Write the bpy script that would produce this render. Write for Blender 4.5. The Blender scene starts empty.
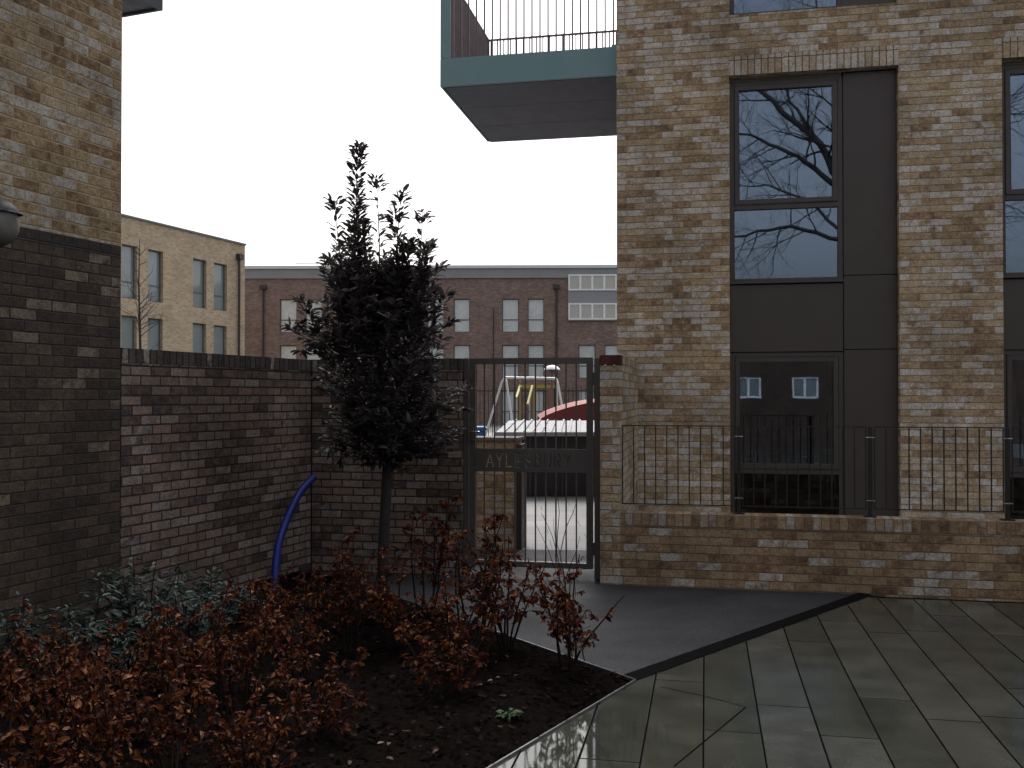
import bpy, bmesh, math, random
from mathutils import Vector, Matrix
random.seed(7)
R = math.radians
scene = bpy.context.scene
C = scene.collection
EYE = 1.70
F = 960.0
HY = 396.0
ALPHA = 11.4
BETA = 20.5
RF = -R(ALPHA)            # frame parallel to the right-hand building
RL = R(90 - BETA)         # frame parallel to the left-hand wall

def px(x, y_depth, ypix=None):
    """world X (and height) of an image column/row at a depth: used only to lay out the place"""
    X = (x - 512) / F * y_depth
    if ypix is None: return X
    return X, EYE + (HY - ypix) * y_depth / F
def gp(x, y):
    Z = EYE * F / (y - HY)
    return Vector(((x - 512) / F * Z, Z))

# ------------------------------------------------------------------ nodes helpers
def new_mat(name):
    m = bpy.data.materials.new(name); m.use_nodes = True
    nt = m.node_tree; b = nt.nodes['Principled BSDF']
    return m, nt, b
def nd(nt, typ, **kw):
    n = nt.nodes.new(typ)
    for k, v in kw.items():
        if k.startswith('i_'):
            key = k[2:]
            key = int(key) if key.isdigit() else key.replace('_', ' ')
            n.inputs[key].default_value = v
        else: setattr(n, k, v)
    return n
def mth(nt, op, a, b=None, c=None, clamp=False):
    n = nt.nodes.new('ShaderNodeMath'); n.operation = op; n.use_clamp = clamp
    for i, v in enumerate((a, b, c)):
        if v is None: continue
        if isinstance(v, (int, float)): n.inputs[i].default_value = v
        else: nt.links.new(v, n.inputs[i])
    return n.outputs[0]
def ramp(nt, fac, stops, interp='LINEAR'):
    n = nt.nodes.new('ShaderNodeValToRGB'); cr = n.color_ramp; cr.interpolation = interp
    while len(cr.elements) < len(stops): cr.elements.new(0.5)
    for e, (p, c) in zip(cr.elements, stops):
        e.position = p; e.color = (c[0], c[1], c[2], 1) if not isinstance(c, (int, float)) else (c, c, c, 1)
    nt.links.new(fac, n.inputs[0]); return n.outputs[0]
def mix(nt, fac, a, b, mode='MIX'):
    n = nt.nodes.new('ShaderNodeMix'); n.data_type = 'RGBA'; n.blend_type = mode
    for idx, v in ((0, fac), (6, a), (7, b)):
        if isinstance(v, (int, float)): n.inputs[idx].default_value = v if idx == 0 else (v, v, v, 1)
        elif isinstance(v, tuple): n.inputs[idx].default_value = (v[0], v[1], v[2], 1)
        else: nt.links.new(v, n.inputs[idx])
    return n.outputs[2]
def noise(nt, vec, scale, detail=3, rough=0.55, dim='3D'):
    n = nd(nt, 'ShaderNodeTexNoise'); n.noise_dimensions = dim
    n.inputs['Scale'].default_value = scale; n.inputs['Detail'].default_value = detail
    n.inputs['Roughness'].default_value = rough
    if vec is not None: nt.links.new(vec, n.inputs['Vector'])
    return n.outputs['Fac']

def brick_mat(name, stops, mortar_col, bw=0.213, bh=0.074, mort=0.009, wash=0.35, wash_col=(.42, .38, .33),
              off=0.5, rough=0.85, vary=0.5, dark_patch=0.0, bump=0.6, uo=0.0, vo=0.0, stain=0.35, perp=None):
    m, nt, b = new_mat(name); L = nt.links
    uv = nd(nt, 'ShaderNodeTexCoord').outputs['UV']
    s = nd(nt, 'ShaderNodeSeparateXYZ'); L.new(uv, s.inputs[0])
    u = mth(nt, 'ADD', s.outputs[0], 50 * bw + uo); v = mth(nt, 'ADD', s.outputs[1], 50 * bh + vo)
    wob = noise(nt, uv, 14, 3)
    v2 = mth(nt, 'ADD', v, mth(nt, 'MULTIPLY', mth(nt, 'SUBTRACT', wob, .5), .011))
    vr = mth(nt, 'DIVIDE', v2, bh); row = mth(nt, 'FLOOR', vr)
    par = mth(nt, 'MULTIPLY', mth(nt, 'MODULO', row, 2.0), off)
    # small wandering of the perpends from course to course
    wr = nd(nt, 'ShaderNodeTexWhiteNoise', noise_dimensions='1D'); L.new(row, wr.inputs['W'])
    jit = mth(nt, 'MULTIPLY', mth(nt, 'SUBTRACT', wr.outputs['Value'], .5), .12 if off else 0.0)
    ur = mth(nt, 'ADD', mth(nt, 'ADD', mth(nt, 'DIVIDE', u, bw), par), jit); col = mth(nt, 'FLOOR', ur)
    fu = mth(nt, 'MULTIPLY', mth(nt, 'FRACT', ur), bw); fv = mth(nt, 'MULTIPLY', mth(nt, 'FRACT', vr), bh)
    du = mth(nt, 'MINIMUM', fu, mth(nt, 'SUBTRACT', bw, fu)); dv = mth(nt, 'MINIMUM', fv, mth(nt, 'SUBTRACT', bh, fv))
    d = mth(nt, 'MINIMUM', du, dv)
    d = mth(nt, 'ADD', d, mth(nt, 'MULTIPLY', mth(nt, 'SUBTRACT', noise(nt, uv, 38, 4, .65), .5), .012))
    mr = nd(nt, 'ShaderNodeMapRange', interpolation_type='SMOOTHSTEP')
    mr.inputs[1].default_value = mort / 2 - .0015; mr.inputs[2].default_value = mort / 2 + .0025
    L.new(d, mr.inputs[0]); mask = mr.outputs[0]
    cv = nd(nt, 'ShaderNodeCombineXYZ'); L.new(col, cv.inputs[0]); L.new(row, cv.inputs[1])
    w1 = nd(nt, 'ShaderNodeTexWhiteNoise', noise_dimensions='2D'); L.new(cv.outputs[0], w1.inputs['Vector'])
    sp = nd(nt, 'ShaderNodeSeparateColor'); L.new(w1.outputs['Color'], sp.inputs[0])
    # every brick gets its own patch of the fine noise
    sh = nd(nt, 'ShaderNodeVectorMath', operation='MULTIPLY_ADD'); L.new(w1.outputs['Color'], sh.inputs[0])
    sh.inputs[1].default_value = (7, 7, 7); L.new(uv, sh.inputs[2])
    n1 = ramp(nt, noise(nt, sh.outputs[0], 15, 5, .62), [(.30, 0.0), (.70, 1.0)])
    f = mth(nt, 'ADD', mth(nt, 'MULTIPLY', w1.outputs['Value'], 1 - vary), mth(nt, 'MULTIPLY', n1, vary), clamp=True)
    colr = ramp(nt, f, stops)
    n2 = noise(nt, sh.outputs[0], 11, 3, .65)
    wf = mth(nt, 'MULTIPLY', mth(nt, 'GREATER_THAN', sp.outputs[1], 1 - wash),
             ramp(nt, n2, [(.36, 0.0), (.58, 1.0)]))
    colr = mix(nt, mth(nt, 'MULTIPLY', wf, .8), colr, wash_col)
    sp2 = ramp(nt, noise(nt, sh.outputs[0], 55, 4, .65), [(.28, .5), (.5, 1.0), (.72, 1.35)])
    colr = mix(nt, 1.0, colr, sp2, 'MULTIPLY')
    mcol = mortar_col
    if perp: mcol = mix(nt, mth(nt, 'LESS_THAN', du, dv), mortar_col, perp)  # bed joints darker than perpends: their shade is put into the mortar colour
    allc = mix(nt, mask, mcol, colr)
    st = ramp(nt, noise(nt, uv, 1.1, 4, .6), [(.32, 1 - stain), (.62, 1.0 + stain * .25)])
    allc = mix(nt, 1.0, allc, st, 'MULTIPLY')
    L.new(allc, b.inputs['Base Color'])
    b.inputs['Roughness'].default_value = rough; b.inputs['Specular IOR Level'].default_value = .3
    hgt = mth(nt, 'ADD', mth(nt, 'MULTIPLY', mask, .8), mth(nt, 'MULTIPLY', noise(nt, uv, 45, 4), .5))
    hgt = mth(nt, 'ADD', hgt, mth(nt, 'MULTIPLY', sp.outputs[2], .25))
    bp = nd(nt, 'ShaderNodeBump'); bp.inputs['Strength'].default_value = bump; bp.inputs['Distance'].default_value = .012
    L.new(hgt, bp.inputs['Height']); L.new(bp.outputs[0], b.inputs['Normal'])
    return m

def plain(name, col, rough=.5, metal=0.0, nscale=8, var=.2, bump=0.0, bscale=40, spec=.5):
    m, nt, b = new_mat(name); L = nt.links
    o = nd(nt, 'ShaderNodeTexCoord').outputs['Object']
    n = noise(nt, o, nscale, 4)
    c = mix(nt, n, tuple(x * (1 - var) for x in col), tuple(min(1, x * (1 + var)) for x in col))
    L.new(c, b.inputs['Base Color'])
    L.new(ramp(nt, noise(nt, o, nscale * 2.3, 3), [(.3, max(0, rough - .1)), (.7, min(1, rough + .1))]), b.inputs['Roughness'])
    b.inputs['Metallic'].default_value = metal; b.inputs['Specular IOR Level'].default_value = spec
    if bump:
        bp = nd(nt, 'ShaderNodeBump'); bp.inputs['Strength'].default_value = bump; bp.inputs['Distance'].default_value = .01
        L.new(noise(nt, o, bscale, 4), bp.inputs['Height']); L.new(bp.outputs[0], b.inputs['Normal'])
    return m

def leaf_mat(name, stops, rough=.45, trans=.15, spec=.2):
    m, nt, b = new_mat(name); L = nt.links
    g = nd(nt, 'ShaderNodeNewGeometry')
    c = ramp(nt, g.outputs['Random Per Island'], stops)
    o = nd(nt, 'ShaderNodeTexCoord').outputs['Object']
    c = mix(nt, .5, c, mix(nt, 1.0, c, ramp(nt, noise(nt, o, 30, 2), [(.3, .5), (.7, 1.5)]), 'MULTIPLY'))
    L.new(c, b.inputs['Base Color']); b.inputs['Roughness'].default_value = rough; b.inputs['Specular IOR Level'].default_value = spec
    tr = nd(nt, 'ShaderNodeBsdfTranslucent'); L.new(c, tr.inputs[0])
    mx = nd(nt, 'ShaderNodeMixShader'); mx.inputs[0].default_value = trans
    L.new(b.outputs[0], mx.inputs[1]); L.new(tr.outputs[0], mx.inputs[2])
    L.new(mx.outputs[0], nt.nodes['Material Output'].inputs[0])
    return m

def glass_mat(name, f0=1.9, tint=(.75, .85, 1.0), see=.55, wav=.012):
    m, nt, b = new_mat(name); L = nt.links
    nt.nodes.remove(b)
    fr = nd(nt, 'ShaderNodeFresnel'); fr.inputs[0].default_value = f0
    gl = nd(nt, 'ShaderNodeBsdfGlossy'); gl.inputs['Color'].default_value = (*tint, 1); gl.inputs['Roughness'].default_value = .012
    tr = nd(nt, 'ShaderNodeBsdfTransparent'); tr.inputs[0].default_value = (see, see, see, 1)
    o = nd(nt, 'ShaderNodeTexCoord').outputs['Object']
    bp = nd(nt, 'ShaderNodeBump'); bp.inputs['Strength'].default_value = wav; bp.inputs['Distance'].default_value = .02
    L.new(noise(nt, o, 2.2, 1), bp.inputs['Height']); L.new(bp.outputs[0], gl.inputs['Normal'])
    mx = nd(nt, 'ShaderNodeMixShader'); L.new(fr.outputs[0], mx.inputs[0]); L.new(tr.outputs[0], mx.inputs[1]); L.new(gl.outputs[0], mx.inputs[2])
    L.new(mx.outputs[0], nt.nodes['Material Output'].inputs[0])
    return m

M = {}
YEL = [(0, (.13, .085, .055)), (.20, (.24, .155, .092)), (.38, (.35, .24, .142)), (.52, (.42, .31, .19)), (.66, (.45, .345, .225)), (.82, (.50, .43, .35)), (1, (.57, .53, .49))]
M['facade_brick'] = brick_mat('facade_brick', YEL, (.20, .15, .105), wash=.40, wash_col=(.60, .56, .53), mort=.007, perp=(.36, .28, .20))
M['facade_soldier'] = brick_mat('facade_soldier', [(0, (.32, .21, .12)), (.4, (.44, .34, .23)), (1, (.60, .55, .49))], (.13, .10, .07), bw=.074, bh=.22, off=0, wash=.5, wash_col=(.58, .53, .48), vo=.0)
LOW = [(0, (.08, .052, .036)), (.25, (.18, .108, .062)), (.5, (.29, .185, .105)), (.75, (.36, .25, .15)), (1, (.41, .32, .22))]
M['low_brick'] = brick_mat('low_brick', LOW, (.15, .115, .08), wash=.14, wash_col=(.52, .49, .46), perp=(.22, .165, .11), mort=.008)
M['pier_brick'] = brick_mat('pier_brick', YEL, (.20, .155, .11), wash=.4, wash_col=(.50, .47, .44), perp=(.28, .22, .16), mort=.008)
M['low_soldier'] = brick_mat('low_soldier', LOW, (.18, .14, .10), bw=.074, bh=.112, off=0, wash=.2, wash_col=(.42, .39, .36))
M['left_light'] = brick_mat('left_light', [(0, (.09, .055, .035)), (.28, (.18, .11, .06)), (.5, (.29, .205, .115)), (.75, (.35, .275, .18)), (1, (.42, .38, .33))], (.31, .235, .15), wash=.35, wash_col=(.42, .40, .37), vary=.55, perp=(.33, .25, .16))
M['left_dark'] = brick_mat('left_dark', [(0, (.024, .018, .016)), (.35, (.054, .039, .031)), (.6, (.074, .054, .042)), (.85, (.10, .073, .054)), (1, (.15, .11, .075))], (.028, .022, .020), wash=.12, wash_col=(.22, .175, .135), vary=.45)
M['left_dark_header'] = brick_mat('left_dark_header', [(0, (.018, .016, .016)), (.5, (.04, .034, .031)), (1, (.062, .052, .046))], (.03, .025, .022), bw=.107, bh=.08, off=0, wash=0, vary=.4)
GW = [(0, (.030, .023, .024)), (.20, (.065, .048, .044)), (.38, (.135, .094, .077)), (.6, (.19, .14, .115)), (.8, (.225, .155, .122)), (1, (.28, .22, .18))]
M['garden_brick'] = brick_mat('garden_brick', GW, (.036, .026, .024), wash=.25, wash_col=(.27, .235, .21), vary=.38, mort=.012)
M['garden_coping'] = brick_mat('garden_coping', [(0, (.03, .025, .026)), (.5, (.075, .06, .058)), (1, (.13, .10, .09))], (.02, .016, .016), bw=.074, bh=.14, off=0, wash=.1, mort=.012)
M['far_tan'] = brick_mat('far_tan', [(0, (.24, .175, .11)), (.5, (.42, .32, .21)), (1, (.52, .43, .30))], (.40, .32, .22), wash=.2, bw=.22, bh=.075, stain=.15)
M['far_red'] = brick_mat('far_red', [(0, (.13, .088, .075)), (.5, (.235, .155, .13)), (.85, (.30, .205, .17)), (1, (.36, .29, .25))], (.24, .185, .165), wash=.1, wash_col=(.3, .26, .24), bw=.22, bh=.075, stain=.15)  # tones raised so the distance haze is put into the brick colour
M['behind_brick'] = brick_mat('behind_brick', [(0, (.05, .030, .022)), (.5, (.075, .046, .034)), (1, (.10, .064, .048))], (.05, .035, .028), wash=0, bump=.2)
M['cap_brick'] = brick_mat('cap_brick', [(0, (.07, .018, .018)), (1, (.13, .035, .03))], (.06, .03, .03), bw=.107, bh=.09, off=0, wash=.0)
M['bronze'] = plain('bronze_cladding', (.058, .046, .041), .42, .0, 3, .12, spec=.4)
M['bronze_frame'] = plain('bronze_frame', (.060, .049, .045), .4, .0, 6, .12, spec=.4)
M['gap'] = plain('shadow_gap_seal', (.008, .008, .008), .9)
M['gate_metal'] = plain('gate_metal', (.075, .064, .060), .40, .0, 14, .2, spec=.5)
M['rail_metal'] = plain('railing_metal', (.010, .008, .008), .45, .0, 14, .15)
M['steel'] = plain('bright_steel', (.7, .7, .7), .25, 1.0)
M['teal'] = plain('teal_fascia', (.15, .26, .285), .42, .0, 2.2, .10)
M['balc_bar'] = plain('balcony_bars', (.12, .09, .10), .5, .0, 6, .1)
M['soffit'] = plain('soffit_panel', (.115, .12, .145), .75, .0, 2.5, .02, spec=.2)
M['slate'] = plain('slate_fascia', (.06, .075, .10), .5, .0, 3, .1)
M['glass'] = glass_mat('window_glass', 2.4, (.62, .78, 1.0), .6)
M['far_glass'] = plain('far_window_glass', (.20, .235, .24), .08, .0, .8, .25, spec=1.0)
M['blind'] = plain('pale_window_blind', (.55, .58, .57), .25, .0, 1.5, .2, spec=.8)
M['white_frame'] = plain('white_frame', (.82, .82, .82), .45)
M['far_frame'] = plain('grey_window_frame', (.10, .105, .11), .5)
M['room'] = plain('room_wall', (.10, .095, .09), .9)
M['curtain'] = plain('ochre_curtain', (.30, .22, .05), .9, .0, 12, .3)
M['net'] = plain('net_curtain', (.48, .47, .43), .9, .0, 12, .3)
M['grey_roof'] = plain('grey_roof_edge', (.24, .245, .25), .5, .0, 1, .15)
M['pale_metal'] = plain('pale_metal', (.60, .61, .62), .4)
M['grey_render'] = plain('grey_panel', (.27, .27, .285), .7)
M['pipe'] = plain('dark_pipe', (.03, .025, .025), .5)
M['blue'] = plain('blue_plastic', (.004, .014, .14), .45, .0, 9, .3, bump=.1, spec=.3)
M['bluebin'] = plain('blue_bin', (.03, .14, .40), .45)
M['lamp_hood'] = plain('lamp_hood', (.020, .022, .032), .6, spec=.25)
M['lamp_glass'] = plain('milky_lamp_glass', (.13, .125, .115), .5, .0, 6, .3)
M['bark'] = plain('tree_bark', (.028, .020, .020), .9, .0, 20, .35, bump=.5)
M['twig'] = plain('twig', (.022, .015, .013), .9, .0, 20, .3, spec=.1)
M['twig_grey'] = plain('behind_tree_bark', (.03, .025, .023), .85, .0, 8, .3)
M['green_tie'] = plain('tree_tie', (.10, .012, .012), .6)
M['tree_leaf'] = leaf_mat('evergreen_leaf', [(0, (.034, .028, .031)), (.6, (.062, .051, .056)), (.9, (.09, .08, .078)), (1, (.15, .16, .11))], .5, .35, .25)
M['beech_leaf'] = leaf_mat('russet_leaf', [(0, (.020, .005, .004)), (.35, (.050, .012, .007)), (.7, (.095, .025, .011)), (.94, (.20, .068, .022)), (1, (.30, .16, .09))], .6, .3, .12)
M['green_leaf'] = leaf_mat('grey_green_leaf', [(0, (.008, .015, .012)), (.5, (.018, .032, .027)), (.9, (.035, .055, .048)), (1, (.07, .095, .085))], .55, .15, .07)
M['fresh_leaf'] = leaf_mat('fresh_leaf', [(0, (.008, .03, .006)), (1, (.02, .07, .012))], .5, .2)
M['fallen'] = leaf_mat('fallen_leaf', [(0, (.03, .01, .006)), (.7, (.08, .028, .014)), (1, (.25, .22, .2))], .5, .1)
M['chip'] = leaf_mat('bark_chip', [(0, (.003, .0025, .0025)), (.7, (.008, .006, .0055)), (.97, (.018, .013, .011)), (1, (.045, .036, .03))], .8, 0)
M['chip'].node_tree.nodes['Principled BSDF'].inputs['Specular IOR Level'].default_value = 0.0
M['red'] = plain('red_canopy', (.18, .030, .027), .7, .0, 1.2, .2)
M['yellow'] = plain('yellow_paint', (.30, .25, .03), .5)
M['timber'] = plain('weathered_timber', (.16, .08, .06), .7)
M['white_pole'] = plain('white_pole', (.55, .55, .54), .4)
M['black_mesh'] = plain('black_cladding', (.008, .008, .011), .6)
M['snow_roof'] = plain('pale_roof_sheet', (.20, .205, .22), .7, .0, 3, .12)
M['edging'] = plain('metal_edging', (.20, .20, .20), .35, .7)
M['tan_coping'] = plain('weathered_coping', (.15, .14, .125), .8)
M['coping'] = plain('stone_coping', (.35, .35, .34), .6)

def tarmac():
    m, nt, b = new_mat('tarmac'); L = nt.links
    o = nd(nt, 'ShaderNodeTexCoord').outputs['Object']
    v = nd(nt, 'ShaderNodeTexVoronoi'); v.inputs['Scale'].default_value = 110; L.new(o, v.inputs['Vector'])
    c = ramp(nt, v.outputs['Distance'], [(0, (.085, .085, .092)), (.4, (.036, .036, .041)), (1, (.010, .010, .012))])
    c = mix(nt, 1.0, c, ramp(nt, noise(nt, o, 1.6, 5), [(.3, .75), (.7, 1.25)]), 'MULTIPLY')
    L.new(c, b.inputs['Base Color'])
    L.new(ramp(nt, noise(nt, o, 1.3, 4), [(.3, .55), (.7, .8)]), b.inputs['Roughness'])
    b.inputs['Specular IOR Level'].default_value = .15
    bp = nd(nt, 'ShaderNodeBump'); bp.inputs['Strength'].default_value = .7; bp.inputs['Distance'].default_value = .004
    L.new(v.outputs['Distance'], bp.inputs['Height']); L.new(bp.outputs[0], b.inputs['Normal'])
    return m
M['tarmac'] = tarmac()

PUD = Vector((0.18, 4.60))   # puddle centre, world
def paving():
    m, nt, b = new_mat('paving_slabs'); L = nt.links
    tc = nd(nt, 'ShaderNodeTexCoord'); uv = tc.outputs['UV']; o = tc.outputs['Object']
    bw, bh, mort = 1.9, .286, .010
    s = nd(nt, 'ShaderNodeSeparateXYZ'); L.new(uv, s.inputs[0])
    vr = mth(nt, 'DIVIDE', mth(nt, 'ADD', s.outputs[1], 60 * bh - .271), bh); row = mth(nt, 'FLOOR', vr)
    wr = nd(nt, 'ShaderNodeTexWhiteNoise', noise_dimensions='1D'); L.new(row, wr.inputs['W'])
    ur = mth(nt, 'ADD', mth(nt, 'DIVIDE', mth(nt, 'ADD', s.outputs[0], 40), bw), wr.outputs['Value']); col = mth(nt, 'FLOOR', ur)
    fu = mth(nt, 'MULTIPLY', mth(nt, 'FRACT', ur), bw); fv = mth(nt, 'MULTIPLY', mth(nt, 'FRACT', vr), bh)
    d = mth(nt, 'MINIMUM', mth(nt, 'MINIMUM', fu, mth(nt, 'SUBTRACT', bw, fu)), mth(nt, 'MINIMUM', fv, mth(nt, 'SUBTRACT', bh, fv)))
    mr = nd(nt, 'ShaderNodeMapRange', interpolation_type='SMOOTHSTEP'); mr.inputs[1].default_value = mort * .35; mr.inputs[2].default_value = mort * .7
    L.new(d, mr.inputs[0]); mask = mr.outputs[0]
    cv = nd(nt, 'ShaderNodeCombineXYZ'); L.new(col, cv.inputs[0]); L.new(row, cv.inputs[1])
    w = nd(nt, 'ShaderNodeTexWhiteNoise', noise_dimensions='2D'); L.new(cv.outputs[0], w.inputs['Vector'])
    c = ramp(nt, w.outputs['Value'], [(0, (.026, .029, .024)), (.4, (.036, .039, .031)), (.75, (.044, .046, .037)), (1, (.055, .057, .050))])
    c = mix(nt, 1.0, c, ramp(nt, noise(nt, o, 3.2, 6, .65), [(.3, .6), (.7, 1.4)]), 'MULTIPLY')
    c = mix(nt, 1.0, c, ramp(nt, noise(nt, o, 120, 4, .7), [(.3, .55), (.7, 1.5)]), 'MULTIPLY')
    c = mix(nt, mask, (.004, .004, .0035), c)
    L.new(c, b.inputs['Base Color'])
    # standing water film: a puddle by the bed, thinner wet patches elsewhere
    dist = nd(nt, 'ShaderNodeVectorMath', operation='DISTANCE'); L.new(o, dist.inputs[0])
    ca, sa = math.cos(-RF), math.sin(-RF)
    lx = PUD.x * ca - PUD.y * sa; ly = PUD.x * sa + PUD.y * ca
    dist.inputs[1].default_value = (lx, ly, 0)
    pf = mth(nt, 'ADD', dist.outputs['Value'], mth(nt, 'MULTIPLY', mth(nt, 'SUBTRACT', noise(nt, o, 3.5, 4), .5), .9))
    water = ramp(nt, pf, [(.55, 1.0), (.82, 0.0)])
    patch = ramp(nt, noise(nt, o, 1.15, 4, .6), [(.42, .07), (.62, .28)])
    rgh = mix(nt, water, patch, .035)
    rgh = mix(nt, mask, .8, rgh)
    L.new(rgh, b.inputs['Roughness'])
    L.new(mth(nt, 'MULTIPLY', mask, .34), b.inputs['Specular IOR Level'])
    h = mth(nt, 'ADD', mask, mth(nt, 'MULTIPLY', noise(nt, o, 60, 4), .35))
    h = mth(nt, 'ADD', h, mth(nt, 'MULTIPLY', noise(nt, o, 3, 2), .8))
    bp = nd(nt, 'ShaderNodeBump'); bp.inputs['Distance'].default_value = .004
    L.new(mth(nt, 'SUBTRACT', .55, mth(nt, 'MULTIPLY', water, .5)), bp.inputs['Strength'])
    L.new(h, bp.inputs['Height']); L.new(bp.outputs[0], b.inputs['Normal'])
    return m
M['paving'] = paving()

def court_mat():
    m, nt, b = new_mat('pale_court_paving'); L = nt.links
    tc = nd(nt, 'ShaderNodeTexCoord'); o = tc.outputs['Object']
    mp = nd(nt, 'ShaderNodeMapping'); L.new(o, mp.inputs[0])
    br = nd(nt, 'ShaderNodeTexBrick'); L.new(mp.outputs[0], br.inputs[0]); br.inputs['Scale'].default_value = 1
    br.inputs['Color1'].default_value = (.17, .17, .175, 1); br.inputs['Color2'].default_value = (.21, .21, .215, 1); br.inputs['Mortar'].default_value = (.08, .08, .08, 1)
    br.inputs['Mortar Size'].default_value = .008; br.inputs['Brick Width'].default_value = .9; br.inputs['Row Height'].default_value = .6
    c = mix(nt, 1.0, br.outputs[0], ramp(nt, noise(nt, o, 1.2, 4), [(.3, .8), (.7, 1.1)]), 'MULTIPLY')
    L.new(c, b.inputs['Base Color']); b.inputs['Roughness'].default_value = .75
    return m
M['court'] = court_mat()
M['dark_strip'] = plain('dark_drain_strip', (.008, .008, .008), .85, .0, 20, .3, bump=.3, spec=0)
M['soil'] = plain('bed_soil', (.0065, .005, .0045), .95, .0, 18, .5, bump=1.0, bscale=35, spec=0)
M['ground'] = plain('ground_surface', (.09, .09, .085), .8, .0, .8, .2)
M['seam'] = plain('cut_seam', (.004, .004, .0035), .9, spec=0)

# ------------------------------------------------------------------ mesh helpers
class MB:
    def __init__(s): s.v = []; s.f = []; s.mi = []
    def poly(s, pts):
        i = len(s.v); s.v += [tuple(p) for p in pts]; s.f.append(tuple(range(i, i + len(pts)))); return s
    def box(s, x0, x1, y0, y1, z0, z1):
        i = len(s.v)
        s.v += [(x0, y0, z0), (x1, y0, z0), (x1, y1, z0), (x0, y1, z0), (x0, y0, z1), (x1, y0, z1), (x1, y1, z1), (x0, y1, z1)]
        s.f += [tuple(i + k for k in q) for q in ((0, 3, 2, 1), (4, 5, 6, 7), (0, 1, 5, 4), (1, 2, 6, 5), (2, 3, 7, 6), (3, 0, 4, 7))]; return s
    def tube(s, pts, rads, n=8, cap=True):
        pts = [Vector(p) for p in pts]
        if isinstance(rads, (int, float)): rads = [rads] * len(pts)
        base = len(s.v); prev = None
        for k, p in enumerate(pts):
            t = (pts[min(k + 1, len(pts) - 1)] - pts[max(k - 1, 0)])
            if t.length < 1e-9: t = Vector((0, 0, 1))
            t.normalize()
            a = prev if prev is not None else (Vector((1, 0, 0)) if abs(t.x) < .9 else Vector((0, 1, 0)))
            a = (a - t * a.dot(t))
            if a.length < 1e-6: a = t.orthogonal()
            a.normalize(); prev = a; b_ = t.cross(a)
            for j in range(n):
                an = 2 * math.pi * j / n
                s.v.append(tuple(p + (a * math.cos(an) + b_ * math.sin(an)) * rads[k]))
        for k in range(len(pts) - 1):
            for j in range(n):
                a0 = base + k * n + j; a1 = base + k * n + (j + 1) % n
                s.f.append((a0, a1, a1 + n, a0 + n))
        if cap:
            s.f.append(tuple(base + j for j in range(n))[::-1]); s.f.append(tuple(base + (len(pts) - 1) * n + j for j in range(n)))
        return s
    def lathe(s, prof, cx=0, cy=0, n=20):
        base = len(s.v)
        for r, z in prof:
            for j in range(n):
                a = 2 * math.pi * j / n; s.v.append((cx + r * math.cos(a), cy + r * math.sin(a), z))
        for k in range(len(prof) - 1):
            for j in range(n):
                a0 = base + k * n + j; a1 = base + k * n + (j + 1) % n
                s.f.append((a0, a1, a1 + n, a0 + n))
        return s
    def leaf(s, p, d, nrm, ln, wd, fold=.25, curl=.2):
        d = d.normalized(); side = d.cross(nrm)
        if side.length < 1e-5: side = d.orthogonal()
        side.normalize(); up = side.cross(d)
        i = len(s.v); P = lambda a, b_, c: tuple(p + d * (ln * a) + side * (wd * b_) + up * (ln * c))
        s.v += [P(0, 0, 0), P(.3, .42, fold * .3), P(.72, .36, fold * .3 - curl * .3), P(1, 0, -curl), P(.72, -.36, fold * .3 - curl * .3), P(.3, -.42, fold * .3), P(.5, 0, -.02)]
        s.f += [(i, i + 6, i + 2, i + 1), (i + 6, i + 3, i + 2), (i, i + 5, i + 4, i + 6), (i + 6, i + 4, i + 3)]
        return s
    def build(s, name, mat, parent=None, loc=(0, 0, 0), rotz=0, smooth=False, bevel=0):
        me = bpy.data.meshes.new(name); me.from_pydata(s.v, [], s.f); me.update()
        bm = bmesh.new(); bm.from_mesh(me)
        if bevel:
            bmesh.ops.remove_doubles(bm, verts=bm.verts, dist=1e-5)
            ed = [e for e in bm.edges if len(e.link_faces) == 2 and e.calc_face_angle(0) > .6]
            if ed: bmesh.ops.bevel(bm, geom=ed, offset=bevel, segments=2, affect='EDGES', clamp_overlap=True)
        if len(s.f) < 20000: bmesh.ops.recalc_face_normals(bm, faces=bm.faces)
        uvl = bm.loops.layers.uv.new('UVMap')
        for f in bm.faces:
            n = f.normal; f.smooth = smooth
            for l in f.loops:
                c = l.vert.co
                if abs(n.z) > .7: l[uvl].uv = (c.x, c.y)
                elif abs(n.y) >= abs(n.x): l[uvl].uv = (c.x, c.z)
                else: l[uvl].uv = (c.y, c.z)
        bm.to_mesh(me); bm.free()
        me.materials.append(M[mat] if isinstance(mat, str) else mat)
        o = bpy.data.objects.new(name, me); C.objects.link(o)
        if parent: o.parent = parent
        o.location = loc; o.rotation_euler = (0, 0, rotz)
        return o
def tag(o, label, cat, group=None, kind=None):
    if label: o['label'] = label
    if cat: o['category'] = cat
    if group: o['group'] = group
    if kind: o['kind'] = kind
    return o
def thing(name, label, cat, loc=(0, 0, 0), rotz=0, group=None):
    o = bpy.data.objects.new(name, None); C.objects.link(o); o.empty_display_size = .2
    o.location = loc; o.rotation_euler = (0, 0, rotz); return tag(o, label, cat, group)
def copy_tree(o, parent=None):
    c = o.copy(); C.objects.link(c)
    if parent: c.parent = parent
    for ch in [k for k in list(bpy.data.objects) if k.parent == o]: copy_tree(ch, c)
    return c
def rep(o, loc):
    c = o.copy(); C.objects.link(c); c.location = loc; return c
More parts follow.
